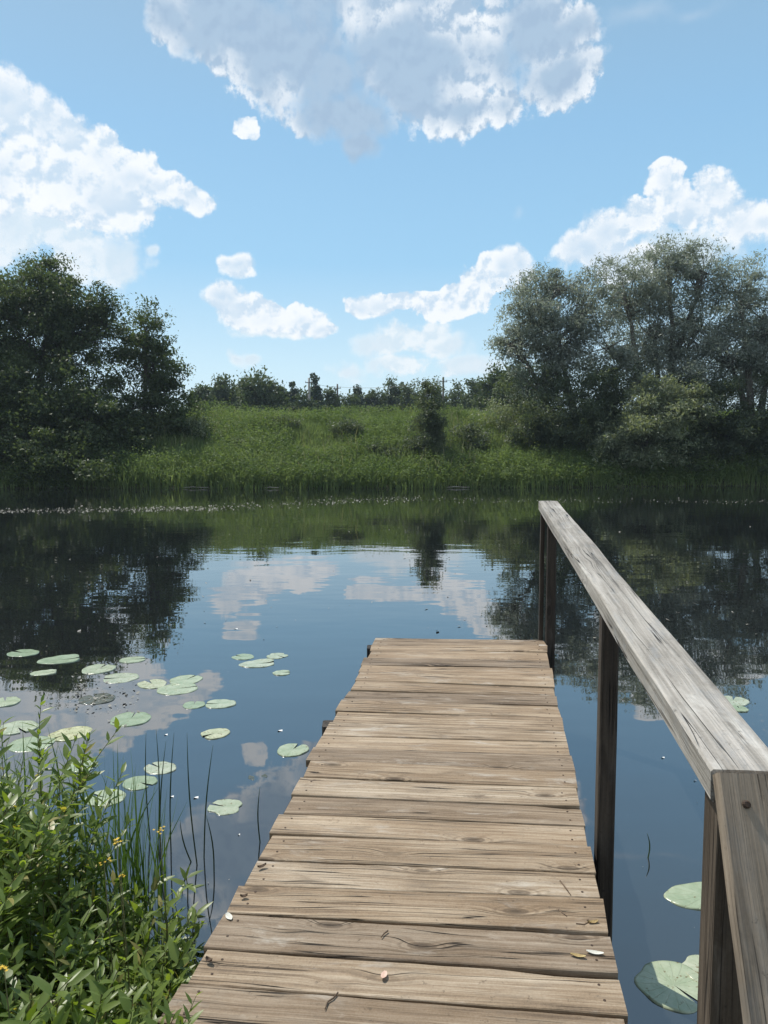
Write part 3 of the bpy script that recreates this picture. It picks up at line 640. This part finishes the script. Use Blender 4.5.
def jpart(name, mb_, mt, origin, xdir, zdir=None, smooth=False, parent=jr, label=None):
    x_ = unit(np.asarray(xdir, float)); z_ = np.array([0, 0, 1.]) if zdir is None else np.asarray(zdir, float)
    y_ = unit(np.cross(z_, x_)); z_ = np.cross(x_, y_); Bm = np.stack([x_, y_, z_])
    me = mb_.mesh(name, mt, smooth, origin, Bm)
    o_ = bpy.data.objects.new(name, me); COL.objects.link(o_); o_.parent = parent
    M4 = Matrix(np.block([[Bm.T, np.asarray(origin, float).reshape(3, 1)], [np.zeros((1, 3)), np.ones((1, 1))]]).tolist())
    LM[o_.name] = Matrix.Translation(-Vector(JL)) @ M4; o_.matrix_local = LM[o_.name]
    if label: o_['label'] = label
    return o_
naildisc = MB(); naildisc.tube([(0, 0, -.004), (0, 0, .0008), (0, 0, .0012)], [.0037, .0037, .0026], 8); nail_me = naildisc.mesh('nail', M['nail'])
NP = len(A) - 1
for i in range(NP):
    g0, g1 = GAP[min(i, 28)], GAP[min(i + 1, 28)]
    a0, b0, a1, b1 = A[i], B[i], A[i + 1], B[i + 1]         # far edge a0-b0, near edge a1-b1
    ya = unit(a0 - a1); yb = unit(b0 - b1)
    a0 = a0 - ya * g0 / 2; b0 = b0 - yb * g0 / 2; a1 = a1 + ya * g1 / 2; b1 = b1 + yb * g1 / 2
    over = random.uniform(-.006, .012); xd = unit(b0 - a0); 
    jl = random.uniform(-.010, .012); jr_ = random.uniform(-.004, .010); a0 = a0 - xd * jl; a1 = a1 - xd * (jl + random.uniform(-.004, .004)); b0 = b0 + xd * jr_; b1 = b1 + xd * (jr_ + random.uniform(-.004, .004))
    if i == 20: b1 = b1 + yb * .010                        # opening wedge at the right end
    n_ = dn; org = (a0 + a1 + b0 + b1) / 4; dz = random.uniform(-.003, .003); tw = random.uniform(-.002, .002)
    seg = 40; th = .032; vs = []; fs = []; ph = random.uniform(0, 50)
    wdt = np.linalg.norm(a0 - a1); prof = [(0, -.0028), (.0025 / wdt, -.0005), (.18, 0), (.5, .0006), (.82, 0), (1 - .0025 / wdt, -.0005), (1, -.0028), (1, -th), (0, -th)]
    for s_ in range(seg + 1):
        t_ = s_ / seg; f_ = a0 + (b0 - a0) * t_; nn = a1 + (b1 - a1) * t_
        w0 = (float(vnoise(ph + t_ * 11, 0.5, 1)) - .5) * .0045 + (float(vnoise(ph + t_ * 60, 1.5, 2)) - .5) * .0018
        w1_ = (float(vnoise(ph + t_ * 9, 7.5, 3)) - .5) * .0045 + (float(vnoise(ph + t_ * 55, 8.5, 4)) - .5) * .0018
        if i == 15 and t_ > .86: w0 -= .018 * (t_ - .86) / .14 * (1 if t_ < .97 else .5)
        if i == 21 and t_ > .70: w0 -= .014 * min(1, (t_ - .70) / .15)
        f_ = f_ + ya * w0; nn = nn + ya * w1_; bow = .003 * math.sin(t_ * 3 + ph)
        for (pc, hz_) in prof: vs.append(f_ + (nn - f_) * pc + n_ * (hz_ + dz + bow + tw * (pc - .5) * 2))
    k9 = len(prof)
    for s_ in range(seg):
        for k in range(k9): k2 = (k + 1) % k9; fs.append((s_ * k9 + k, s_ * k9 + k2, (s_ + 1) * k9 + k2, (s_ + 1) * k9 + k))
    fs.append(tuple(range(k9))[::-1]); fs.append(tuple(seg * k9 + k for k in range(k9)))
    pb = MB(); pb.add(vs, fs); po = jpart('deck_plank', pb, M['deck'], org, b0 - a0, dn)
    # nails over the two bearers
    inv = LM[po.name].inverted()
    for (t_, c_) in ((.05, .25), (.045, .72), (.95, .3), (.955, .75)):
        q = (a0 + (b0 - a0) * (t_ + random.uniform(-.008, .008))); q2 = (a1 + (b1 - a1) * t_); c_ = c_ + random.uniform(-.06, .06); q = q + (q2 - q) * c_ + n_ * (dz + .0004 + .003 * math.sin(t_ * 3 + ph) + tw * (c_ - .5) * 2)
        no = bpy.data.objects.new('nail', nail_me); COL.objects.link(no); no.parent = po
        no.location = inv @ Vector((q - JL).tolist())
dirR = unit(B[0] - B[22]); sideR = unit(np.cross(dirR, dn))
# bearers under the planks
for (e0, e1, ins) in ((A[0], A[-1], .022), (B[0], B[-1], -.10), ((A[0] + B[0]) / 2, (A[-1] + B[-1]) / 2, 0)):
    p0 = e0 + sideR * ins - dn * .037 + dirR * .01; p1 = e1 + sideR * ins - dn * .037; q = MB(); q.box(p0, p1, .06, .13, sideR, dn, .001, 6)
    jpart('bearer', q, M['post'], (p0 + p1) / 2, p1 - p0, dn)
for (k, out_) in ((0, .018), (9, .015), (15, -.05), (22, -.05)):
    for (e, sgn) in ((A, -1), (B, 1)):
        if sgn == 1 and k in (0,): continue
        e0 = e[k] + np.array([0, -.04, 0]) - sideR * sgn * (.0 if sgn == -1 else .10) * 1; p0 = e0 + sideR * (-out_ if sgn == -1 else 0) - dn * .036; p1 = p0.copy(); p1[2] = -1.1
        q = MB(); q.box(p0, p1, .09, .09, (1, 0, 0), (0, 1, 0), .002, 4); jpart('pile', q, M['post'], (p0 + p1) / 2, p1 - p0, (0, 1, 0))
# handrail
RUP = .88; RT = .055; RW = .118
ra = on_deck(713, 770, RUP); rb = at_y(538.5, 500, 4.80); rb[2] = deck_z(rb[0], rb[1], RUP)
rd = unit(rb - ra); rs = unit(np.cross(rd, dn)); rn = np.cross(rs, rd)
vs = []; fs = []; seg = 60
for s_ in range(seg + 1):
    t_ = s_ / seg; p_ = ra + (rb - ra) * t_
    wl = (float(vnoise(t_ * 9, 3.3, 5)) - .5) * .007 + (float(vnoise(t_ * 45, 1.3, 6)) - .5) * .002; wr = (float(vnoise(t_ * 7, 9.3, 7)) - .5) * .008 + (float(vnoise(t_ * 45, 4.3, 8)) - .5) * .002; sag = (float(vnoise(t_ * 4, 5, 9)) - .5) * .006
    for (a, b2, e_) in ((0, -.004, wl), (.004, 0, wl), (RW * .5, .0012, 0), (RW - .004, 0, wr), (RW, -.005, wr), (RW, -RT, wr), (0.003, -RT, wl * .5 + .001), (0, -RT + .004, wl * .5)):
        vs.append(p_ + rs * (a + e_) + rn * (b2 + sag))
for s_ in range(seg):
    for k in range(8): k2 = (k + 1) % 8; fs.append((s_*8 + k, (s_+1)*8 + k, (s_+1)*8 + k2, s_*8 + k2))
fs.append(tuple(range(8))); fs.append(tuple(seg*8 + k for k in range(8))[::-1])
q = MB(); q.add(vs, fs); hr = jpart('handrail', q, M['rail'], (ra + rb) / 2 + rs * .05, rd, rn, label='silvery grey handrail beam with long drying cracks')
def rail_at(y, side): t_ = (y - ra[1]) / (rb[1] - ra[1]); return ra + (rb - ra) * t_ + rs * side
def vpost(name, y, s0, wx, wy, z1=-1.0, mt='post', zoff=RT + .001, lean=(0, 0), lab=None):
    c_ = rail_at(y, s0 + wx / 2); p0 = c_ - np.array([0, 0, zoff]); p1 = np.array([p0[0] + lean[0], p0[1] + lean[1], z1])
    q = MB(); ax = unit(np.array([rs[0], rs[1], 0])); ay = np.array([-ax[1], ax[0], 0])
    q.box(p0 + ay * wy / 2, p1 + ay * wy / 2, wx, wy, ax, ay, .0012, 10); return jpart(name, q, M[mt], (p0 + p1) / 2, p1 - p0, ay, label=lab)
vpost('rail_post', 4.73, .052, .055, .075)
vpost('rail_post', 4.79, .014, .026, .05, .5)
vpost('rail_post', 2.52, .034, .056, .07, lean=(.0, 0))
vpost('rail_post', 1.29, .032, .055, .085, mt='near_post', lean=(.0, .0))
# sloping board nailed on the near end of the rail
p0 = ra - rd * .0185 + rs * (RW / 2 + .001) + rn * .003; p1 = p0 + (-unit(np.array([rd[0], rd[1], 0])) * math.sin(R(30)) - np.array([0, 0, math.cos(R(30))])) * 1.55 + rs * .012
bd = unit(p1 - p0); bs = unit(rs - bd * (rs @ bd)); bu = np.cross(bs, bd); 
if bu[1] > 0: bu = -bu
q = MB(); q.box(p0 + bu * .018, p1 + bu * .018, RW + .008, .035, bs, bu, .0012, 16)
br = jpart('end_board', q, M['brace'], (p0 + p1) / 2, p1 - p0, bu, label='sloping grey brown board bolted over the near end of the handrail')
for (s_, d_) in ((-.028, .045), (.032, .05)):
    c_ = p0 + bs * s_ + bd * d_ + bu * .018; q = MB(); q.tube([c_ - bu * .004, c_ + bu * .004, c_ + bu * .006], [.006, .006, .004], 10)
    me = q.mesh('bolt', M['nail'], False, JL); bo = bpy.data.objects.new('bolt', me); COL.objects.link(bo); bo.parent = br; bo.matrix_parent_inverse = Matrix.Identity(4)
    bo.matrix_local = LM[br.name].inverted()
# ------------------------------------------------------------------ litter on the deck
def litter(name, px, py, L, Wd, rot, mt, label, cat, curl=.004):
    c_ = on_deck(px, py); q = MB(); vs = []; fs = []; n = 7
    for i in range(n):
        t_ = i / (n - 1); w_ = Wd * math.sin(math.pi * (.06 + .88 * t_)) ** .7
        for k, s_ in enumerate((-.5, 0, .5)): vs.append((L * (t_ - .5), s_ * w_, .0018 + .6 * curl * (4 * (t_ - .5) ** 2) + (curl * .5 if k != 1 else 0)))
    for i in range(n - 1):
        for k in (0, 1): a = i*3 + k; fs.append((a, a + 3, a + 4, a + 1))
    m_ = len(vs); vs += [(v[0], v[1], v[2] - .0012) for v in vs]; fs += [tuple(j + m_ for j in f)[::-1] for f in fs]
    q.add(vs, fs); o_ = link(name, q.mesh(name, M[mt], True), None, c_ + dn * .0015)
    o_.rotation_mode = 'QUATERNION'; o_.rotation_quaternion = Vector(dn.tolist()).to_track_quat('Z', 'Y') @ Matrix.Rotation(R(rot), 3, 'Z').to_quaternion()
    return tag(o_, label, cat)
litter('fallen_leaf', 595, 954, .045, .014, -5, 'paleleaf', 'small cream leaf lying near the right edge of the deck', 'leaf')
litter('fallen_leaf', 578, 957, .04, .012, -8, 'dryleaf', 'narrow tan leaf just left of the cream one on the deck', 'leaf')
litter('fallen_leaf', 593, 924, .03, .012, 15, 'dryleaf', 'curled dry leaf on the deck above the cream leaf', 'leaf', .008)
litter('fallen_leaf', 229, 918, .035, .018, -50, 'paleleaf', 'pale papery leaf on the left edge of the deck', 'leaf')
litter('bark_flake', 384, 976, .027, .016, 82, 'chip', 'oval pinkish flake in the middle of the near deck boards', 'flake', .002)
litter('bark_flake', 543, 646, .05, .02, 0, 'petal', 'white chip on the far right corner of the deck', 'flake', .001)
litter('fallen_leaf', 244, 898, .022, .012, 20, 'twig', 'dark crumpled leaf near the left end of a near board', 'leaf', .009)
litter('fallen_leaf', 209, 962, .022, .014, -20, 'twig', 'darkest crumpled leaf at the left end of the second nearest board', 'leaf', .009)
litter('fallen_leaf', 262, 868, .03, .012, 40, 'twig', 'dark brown curled leaf lying highest up the left edge of the deck', 'leaf', .009)
for (pts, lab) in (([(338, 994), (333, 1000), (328, 1003), (325, 1011)], 'thin curved twig at the front of the deck'), ([(558, 911), (563, 915), (567, 918)], 'short dark twig near the right side of the deck'), ([(576, 925), (584, 926), (590, 923)], 'short twig under the curled dry leaf at right'),
                   ([(388, 932), (384, 935), (381, 939)], 'tiny dark twig in the centre of the deck'), ([(560, 882), (566, 890), (571, 897)], 'bent twig on the deck right of centre')):
    q = MB(); q.tube([on_deck(*p_) + dn * .0045 for p_ in pts], [.0022] * (len(pts) - 1) + [.0012], 5)
    c_ = on_deck(*pts[0]); tag(link('twig', q.mesh('twig', M['twig'], True, c_), None, c_), lab, 'twig', 'twigs on the deck')

# ------------------------------------------------------------------ lily pads
def pad(px, py, wpx, lab, notch=None, asp=1., mt='pad', fold=0., tear=0, z=.0):
    c_ = on_z(px, py, 0.); dist = np.linalg.norm(c_ - [0, 0, CAM_H]); r = wpx / FPX * dist / 2 / 1.0
    na = random.uniform(0, 2 * math.pi) if notch is None else R(notch); n = 40; rings = (0, .35, .7, .93, 1.0, 1.012)
    hw = random.uniform(.05, .16) * 1.3; vs = []; fs = []; ph = random.uniform(0, 9); el_ = random.uniform(1.0, 1.14) * asp
    for ri, q_ in enumerate(rings):
        for k in range(n + 1):
            a = na + hw + (2 * math.pi - 2 * hw) * k / n
            wv_ = 1 + .025 * math.sin(3 * a + ph) + .018 * math.sin(7 * a + ph * 2)
            if tear: wv_ *= 1 - tear * math.exp(-((k - n * .55) / 2.2) ** 2) - tear * .8 * math.exp(-((k - n * .2) / 1.8) ** 2)
            endr = 1 - .12 * math.exp(-(k / 2.5) ** 2) - .12 * math.exp(-((n - k) / 2.5) ** 2)
            rad_ = r * q_ * wv_ * endr
            zz = .0028 + .0016 * math.sin(2 * a + ph) * q_ ** 2 + .0010 * math.sin(9 * a + ph) * q_ ** 3 + fold * max(0, math.sin(a - na + 1.0)) ** 2 * q_ ** 3 * r
            if ri == 5: zz = -.003
            xx = rad_ * math.cos(a); yy = rad_ * math.sin(a) 
            # long axis along the notch line
            ca, sa = math.cos(na), math.sin(na); u_ = xx * ca + yy * sa; v_ = -xx * sa + yy * ca; u_ *= el_; v_ /= el_ ** .5
            vs.append((u_ * ca - v_ * sa, u_ * sa + v_ * ca, zz + z))
    for ri in range(len(rings) - 1):
        for k in range(n): a = ri * (n + 1) + k; fs.append((a, a + n + 1, a + n + 2, a + 1))
    q = MB(); q.add(vs, fs); o_ = link('lily_pad', q.mesh('lily_pad', M[mt], True), None, c_)
    return tag(o_, lab, 'lily pad', 'lily pads')
PADS = [
 (23, 653, 26, 'farthest lily pad at the left edge, lying on the dark tree reflection'), (60, 660, 30, 'long narrow lily pad second from the left in the far row'),
 (44, 673, 18, 'small lily pad below and left of the long narrow one'), (99, 669, 30, 'oval lily pad in the middle of the far row left of the jetty'),
 (133, 660, 22, 'small round lily pad, rightmost of the far row by the tree reflection'), (120, 678, 33, 'wide lily pad just below the far row, under the small round one'),
 (152, 684, 27, 'lily pad touching the overlapping pair on its left'), (178, 689, 36, 'larger lower lily pad of the overlapping pair'), (186, 680, 30, 'pale upper lily pad of the overlapping pair'),
 (5, 702, 26, 'lily pad cut by the left edge above the rushes'), (97, 699, 32, 'dull half sunken lily pad among floating scraps'), (131, 719, 37, 'lily pad floating alone on the cloud reflection, pointed at its right end'),
 (194, 705, 21, 'smaller left lily pad of the close couple right of the cloud reflection'), (220, 704, 27, 'larger right lily pad of the close couple right of the cloud reflection'),
 (215, 734, 26, 'single oval lily pad below the close couple'), (243, 657, 21, 'leftmost lily pad of the far cluster of four'), (258, 664, 28, 'tilted lily pad lowest left in the far cluster of four'),
 (277, 656, 21, 'ragged lily pad at the top right of the far cluster of four'), (282, 673, 17, 'smallest lily pad of the far cluster of four'), (293, 750, 30, 'silvery lily pad close to the left edge of the jetty'),
 (225, 807, 32, 'lily pad with a deep heart shaped notch among the thin rushes'), (160, 768, 28, 'upper lily pad of the tangled pair behind the reeds'), (140, 783, 30, 'lower lily pad of the tangled pair behind the reeds'),
 (82, 767, 27, 'lily pad half hidden behind the dense reeds'), (18, 728, 34, 'upper left lily pad behind the top of the osier shrub'), (32, 744, 38, 'large lily pad just above the osier leaves at left'),
 (70, 734, 34, 'largest lily pad behind the tall osier sprig'), (105, 798, 34, 'lily pad seen through the dense reeds'), (733, 701, 27, 'yellowish green lily pad right of the handrail'),
 (739, 709, 16, 'little lily pad tucked under the yellowish one'), (706, 896, 48, 'pointed lily pad half hidden by the near rail post'), (674, 986, 60, 'big wrinkled lily pad beside the jetty, partly in shade'), (708, 972, 40, 'lily pad between the big wrinkled one and the near rail post')]
for k, (px, py, wp, lab) in enumerate(PADS):
    kw = {}
    if 'heart' in lab: kw = dict(notch=160, tear=.25)
    if 'ragged' in lab: kw = dict(tear=.3)
    if 'wrinkled' in lab: kw = dict(notch=-60, tear=.12)
    if 'long narrow' in lab or 'tilted lily' in lab: kw = dict(notch=15, fold=.12, asp=1.15)
    if 'pointed lily' in lab: kw = dict(notch=8, asp=1.45)
    if 'half sunken' in lab: kw = dict(mt='sunk_pad')
    pad(px, py, wp, lab, z=.0006 * (k % 5), **kw)
pad(258, 777, 17, 'dim sunken lily pad left of the jetty', mt='sunk_pad', z=-.003)
for (px, py, s_, lab) in ((172, 797, .018, 'white petal floating left of the thin rushes'), (196, 798, .024, 'white petal floating between two thin rushes'), (166, 735, .02, 'white petal floating by the cloud reflection'), (239, 835, .01, 'tiny white petal below the heart notched pad'), (663, 758, .018, 'white speck floating left of the handrail'), (695, 781, .014, 'white speck floating under the near handrail'), (236, 629, .03, 'far white petal in the open water'), (280, 731, .03, 'pale petal floating off the jetty edge')):
    c_ = on_z(px, py, 0); q = MB(); vs = [(s_ * .5 * math.cos(a) * (1.4 if k_ % 2 else 1), s_ * .3 * math.sin(a), .004 + .003 * math.sin(2 * a)) for k_, a in enumerate(np.linspace(0, 2 * math.pi, 9)[:-1])] + [(0, 0, .002)]
    q.add(vs, [(k_, (k_ + 1) % 8, 8) for k_ in range(8)]); tag(link('floating_petal', q.mesh('floating_petal', M['petal'], True), None, c_), lab, 'petal', 'white petals on the water')
# floating fluff, in thin drifts near the far shore and stray specks
def specks(pxs, pys, s): 
    C = np.array([on_z(a, b2, .004) for a, b2 in zip(pxs, pys)]); n = len(C); a = rng.uniform(0, 2 * np.pi, n)
    L = s * (.4 + rng.random(n) ** 2 * 1.4); d = np.stack([np.cos(a), np.sin(a), 0 * a], 1); sd = np.stack([-d[:, 1], d[:, 0], 0 * a], 1); upz = np.array([0, 0, .012]) * (L / .05)[:, None]
    return np.stack([C - d * L[:, None] / 2, C + sd * L[:, None] * .3 + upz * .5, C + d * L[:, None] / 2 + upz, C - sd * L[:, None] * .3], 1)
Qs = []
n = 1000; x_ = rng.uniform(-40, 225, n); Qs.append(specks(x_, 511 - .012 * x_ + rng.normal(size=n) * 1.3, .05))
n = 900; x_ = rng.uniform(130, 420, n); Qs.append(specks(x_, 511 - (x_ - 130) * .045 + rng.normal(size=n) * 2.2, .045))
n = 900; x_ = rng.uniform(300, 800, n); Qs.append(specks(x_, 499 + .006 * (x_ - 300) + rng.normal(size=n) * 1.5, .04))
n = 110; Qs.append(specks(rng.uniform(0, 768, n), rng.uniform(515, 640, n), .035))
n = 60; Qs.append(specks(rng.uniform(0, 768, n), rng.uniform(640, 1000, n), .005))
n = 150; Qs.append(specks(70 + rng.random(n) * 70, 697 + rng.normal(size=n) * 12, .022))
tag(link('floating_fluff', leaf_mesh('floating_fluff', np.concatenate(Qs), M['pollen'])), 'thin drifts of pale seed fluff floating on the river', 'fluff', kind='stuff')

# ------------------------------------------------------------------ rushes
def rush(name, bx, by, tx, ty, lab, r=.0030, bend=.010, group='thin rushes standing in the water left of the jetty'):
    b_ = on_z(bx, by, 0); t_ = at_y(tx, ty, b_[1] + random.uniform(-.03, .03)); q = MB(); sd = random.choice((-1, 1)) * bend
    pts = [b_ + (t_ - b_) * s_ + np.array([sd * math.sin(math.pi * s_), 0, 0]) for s_ in np.linspace(-.25, 1, 9)]
    q.tube(pts, [r] * 6 + [r * .8, r * .55, r * .2], 5); o_ = link(name, q.mesh(name, M['rush'], True, b_), None, b_); return tag(o_, lab, 'rush', group)
for a in ((197, 865, 187, 733, 'tall rush crossing its neighbour right of the reeds'), (204, 858, 213, 745, 'tall rush leaning right, its tip the farthest right of the crossing pair'), (171, 852, 174, 733, 'straight rush just right of the dense reeds'),
          (160, 845, 166, 741, 'rush beside the tangled lily pads leaning slightly right'), (158, 842, 156, 729, 'upright rush with its tip highest over the tangled pads'), (214, 872, 206, 815, 'short rush right of the crossing pair'),
          (150, 838, 146, 733, 'rush leaning left over the reeds'), (260, 842, 260, 787, 'lone short rush close to the jetty edge'), (191, 862, 180, 820, 'short thick rush below the floating petals'),
          (648, 858, 647, 833, 'lone short stem in the water between jetty and near rail post')):
    rush('rush_stem', a[0], a[1], a[2], a[3], a[4])
# dense reed clumps
def reed_clump(x0, x1, y0, y1, n, hmin, hmax, lab, wdt=.010):
    c_ = np.array([(x0 + x1) / 2, (y0 + y1) / 2, 0]); x = rng.uniform(x0, x1, n); y = rng.uniform(y0, y1, n); h = rng.uniform(hmin, hmax, n)
    N = n; K = 6; ln = rng.normal(size=(N, 2)) * .16; a = rng.uniform(0, 2 * np.pi, N); side = np.stack([np.cos(a), np.sin(a), 0 * a], 1)
    thin = rng.random(N) < .45; wd = np.where(thin, .0035, wdt * (.7 + .6 * rng.random(N)))
    rows = []
    for s_ in np.linspace(0, 1, K):
        p_ = np.stack([x + ln[:, 0] * h * s_ ** 2.2, y + ln[:, 1] * h * s_ ** 2.2, -.1 + (h + .1) * s_], 1) - c_
        ww = (wd * (1 - s_ ** 2.5) + .0004)[:, None] / 2; nrm = np.stack([-side[:, 1], side[:, 0], 0 * a], 1) * ww * .5
        rows.append(np.stack([p_ - side * ww, p_ + nrm, p_ + side * ww], 1))
    Vv = np.stack(rows, 1).reshape(-1, 3); F = []
    for k in range(K - 1):
        for e in (0, 1): F.append([k * 3 + e, k * 3 + e + 1, (k + 1) * 3 + e + 1, (k + 1) * 3 + e])
    F = (np.arange(N)[:, None, None] * (K * 3) + np.array(F)[None]).reshape(-1, 4)
    rt = empty('reed_clump', c_, lab, 'reeds', 'reed clumps by the shore')
    link('blades', mesh_np('blades', Vv, F, np.arange(len(F)) * 4, M['reed'], True), rt)
reed_clump(-1.02, -.80, 2.45, 2.85, 75, .30, .62, 'dense clump of dark green reeds right of the tall osier sprig')
reed_clump(-1.36, -1.05, 2.6, 3.2, 60, .30, .60, 'thin reeds behind the osier leaves, left of the dense clump')
reed_clump(-1.85, -1.40, 2.7, 3.3, 60, .30, .62, 'reeds cut by the left edge of the photo behind the osier')

# ------------------------------------------------------------------ osier shrubs on the near bank
def leaves3(base, d, nrm, L, W_l):
    """folded lance leaves, 8 verts / 6 faces each"""
    N = len(base); d = unit(d); s = unit(np.cross(d, nrm)); n = unit(np.cross(s, d)); L = L[:, None]; Wl = W_l[:, None]
    cv = rng.uniform(.02, .26, (N, 1)); fold = rng.uniform(.02, .2, (N, 1))
    def P(t, w_): return base + d * L * t - n * L * cv * t * t + s * Wl * w_ + n * np.abs(w_) * Wl * fold * 2
    Vv = np.stack([P(0, 0), P(.32, 0), P(.68, 0), P(1, 0), P(.30, .5), P(.66, .40), P(.30, -.5), P(.66, -.40)], 1)
    pat = [0, 4, 1, 0, 1, 6, 1, 4, 5, 2, 6, 1, 2, 7, 2, 5, 3, 7, 2, 3]; st = [0, 3, 6, 10, 14, 17]
    F = (np.arange(N)[:, None] * 8 + np.array([pat])).ravel(); S = (np.arange(N)[:, None] * 20 + np.array([st])).ravel()
    return Vv.reshape(-1, 3), F, S
def osier(lab, x0, x1, y0, y1, n, hmin, hmax, leafL=.062, extra=(), lean=(0.05, 0.03), seed_r=None):
    c_ = np.array([(x0 + x1) / 2, (y0 + y1) / 2, 0.08]); rt = empty('osier_shrub', c_, lab, 'shrub', 'osier shrubs on the near bank')
    tb = MB(); Bs = []; Ds = []; Ns = []; Ls = []
    stems = [(rng.uniform(x0, x1), rng.uniform(y0, y1), rng.uniform(hmin, hmax), rng.normal() * .22 + lean[0], rng.normal() * .22 + lean[1]) for _ in range(n)] + list(extra)
    for (x, y, h, lx, ly) in stems:
        z0 = max(-.1, float(near_z(np.array(x), np.array(y))) - .02)
        K = 9; pts = [np.array([x + lx * h * s_ ** 1.6, y + ly * h * s_ ** 1.6, z0 + (h) * s_]) + rng.normal(size=3) * .004 for s_ in np.linspace(0, 1, K)]
        tb.tube(pts, [.0034 * (1 - .7 * s_) for s_ in np.linspace(0, 1, K)], 5, False); pts = np.array(pts)
        nl = int(h * 62); ph = rng.uniform(0, 6)
        for k in range(nl):
            s_ = .22 + .78 * (k + .5) / nl; f_ = s_ * (K - 1); i0 = min(int(f_), K - 2); p_ = pts[i0] + (pts[i0 + 1] - pts[i0]) * (f_ - i0); ax = unit(pts[i0 + 1] - pts[i0])
            a = ph + k * 2.4; rd_ = np.array([math.cos(a), math.sin(a), 0]); up_ = .25 + .85 * s_ ** 2 + rng.normal() * .28
            Bs.append(p_); Ds.append(rd_ + ax * up_); Ns.append(np.array([0, 0, 1.]) + ax * .3 + rng.normal(size=3) * .35)
            Ls.append(leafL * (.50 + .85 * rng.random()) * (1.0 if s_ < .93 else .75))
        # side shoots
        for _ in range(int(h * 5)):
            s_ = rng.uniform(.25, .85); f_ = s_ * (K - 1); i0 = int(f_); p_ = pts[i0]; a = rng.uniform(0, 6.28); e_ = p_ + np.array([math.cos(a), math.sin(a), .9]) * rng.uniform(.05, .13); tb.tube([p_, (p_ + e_) / 2 + [0, 0, -.006], e_], [.0018, .0014, .0007], 4, False)
            for k in range(8):
                t_ = (k + 1) / 8; q_ = p_ + (e_ - p_) * t_; b2 = k * 2.4 + a
                Bs.append(q_); Ds.append(np.array([math.cos(b2), math.sin(b2), .5]) + unit(e_ - p_) * .6); Ns.append(np.array([0, 0, 1.]) + rng.normal(size=3) * .4); Ls.append(leafL * rng.uniform(.5, 1.0))
    Bs, Ds, Ns, Ls = map(np.array, (Bs, Ds, Ns, Ls))
    Vv, F, S = leaves3(Bs - c_, Ds, Ns, Ls, Ls * rng.uniform(.23, .36, len(Ls)))
    tb.build('stems', M['stem'], rt, True); link('foliage', mesh_np('foliage', Vv, F, S, M['osier'], True), rt)
osier('osier shrub nearest the jetty, spilling towards its left edge', -.92, -.56, 1.35, 2.25, 105, .16, .42)
osier('leafy osier shrub filling the bottom left corner', -1.45, -.92, 1.1, 2.0, 140, .28, .55)
osier('taller osier shrub at the left edge with one sprig rising above the rest', -1.6, -1.05, 2.0, 2.7, 125, .42, .78, extra=((-1.22, 2.62, .98, .02, .0), (-1.14, 2.6, .84, .12, .0), (-1.2, 2.6, .86, .2, .02)))
osier('low osier growth at the water edge below the dense reeds', -1.05, -.66, 2.05, 2.55, 80, .18, .42)
osier('osier shrub beyond the left edge of the photo', -2.3, -1.55, 1.3, 3.0, 70, .35, .7)
osier('osier shrub on the bank behind the viewer', -1.5, -.85, .2, 1.0, 40, .2, .45)

# single seedling with broad pale leaves out in the water
c_ = on_z(187, 902, 0); rt = empty('water_plant', c_, 'single young plant with broad light leaves standing in the water beside the osier', 'plant')
tb = MB(); tb.tube([c_ + [0, 0, -.1], c_ + [.004, 0, .05], c_ + [.0, 0, .10]], [.003, .0025, .0015], 5); tb.build('stem', M['stem'], rt, True)
bs_ = np.array([c_ + [0, 0, z_] for z_ in (.05, .06, .075, .085, .095, .1)]); ds_ = np.array([(1, .1, .25), (-1, .3, .5), (.6, -.7, .1), (-.5, .4, .9), (.9, .5, .5), (.2, .2, 1)], float)
Vv, F, S = leaves3(bs_ - c_, ds_, np.tile([0, 0, 1.], (6, 1)) + .01, np.array([.075, .085, .08, .06, .07, .05]), np.array([.028, .03, .026, .02, .024, .016]))
link('leaves', mesh_np('leaves', Vv, F, S, M['osier'], True), rt)
# yellow wildflowers
for k, (px, py, Y, s_, lab) in enumerate(((160, 830, 2.35, 1., 'yellow wildflower tallest at the water edge below the reeds'), (117, 842, 2.2, 1.1, 'brightest yellow wildflower among the osier leaves'), (104, 862, 2.1, .8, 'small yellow wildflower left of the brightest one'), (121, 876, 2.1, .7, 'pale yellow wildflower under the brightest one'), (4, 968, 1.75, 1.1, 'yellow wildflower at the left edge of the photo'))):
    t_ = at_y(px, py, Y - .12); g_ = np.array([t_[0], t_[1] + .02, max(0, float(near_z(np.array(t_[0]), np.array(t_[1]))))]); rt = empty('yellow_wildflower', g_, lab, 'wildflower', 'yellow wildflowers')
    tb = MB(); tb.tube([g_ - [0, 0, .02], (g_ + t_) / 2 + [.01, 0, 0], t_], [.002, .0018, .0012], 5); tb.build('stem', M['stem'], rt, True)
    fb_ = MB()
    for j in range(7):
        o3 = t_ + rng.normal(size=3) * [.010, .007, .006] * s_
        r_ = .0042 * s_; vs = [o3] + [o3 + [r_ * (1.3 if a_ % 2 else .6) * math.cos(a_ * math.pi / 5), r_ * (1.3 if a_ % 2 else .6) * math.sin(a_ * math.pi / 5), .002 * (a_ % 2)] for a_ in range(10)]
        fb_.add(vs, [(0, a_ + 1, (a_ + 1) % 10 + 1) for a_ in range(10)])
    fb_.build('flower_head', M['yellow'], rt)
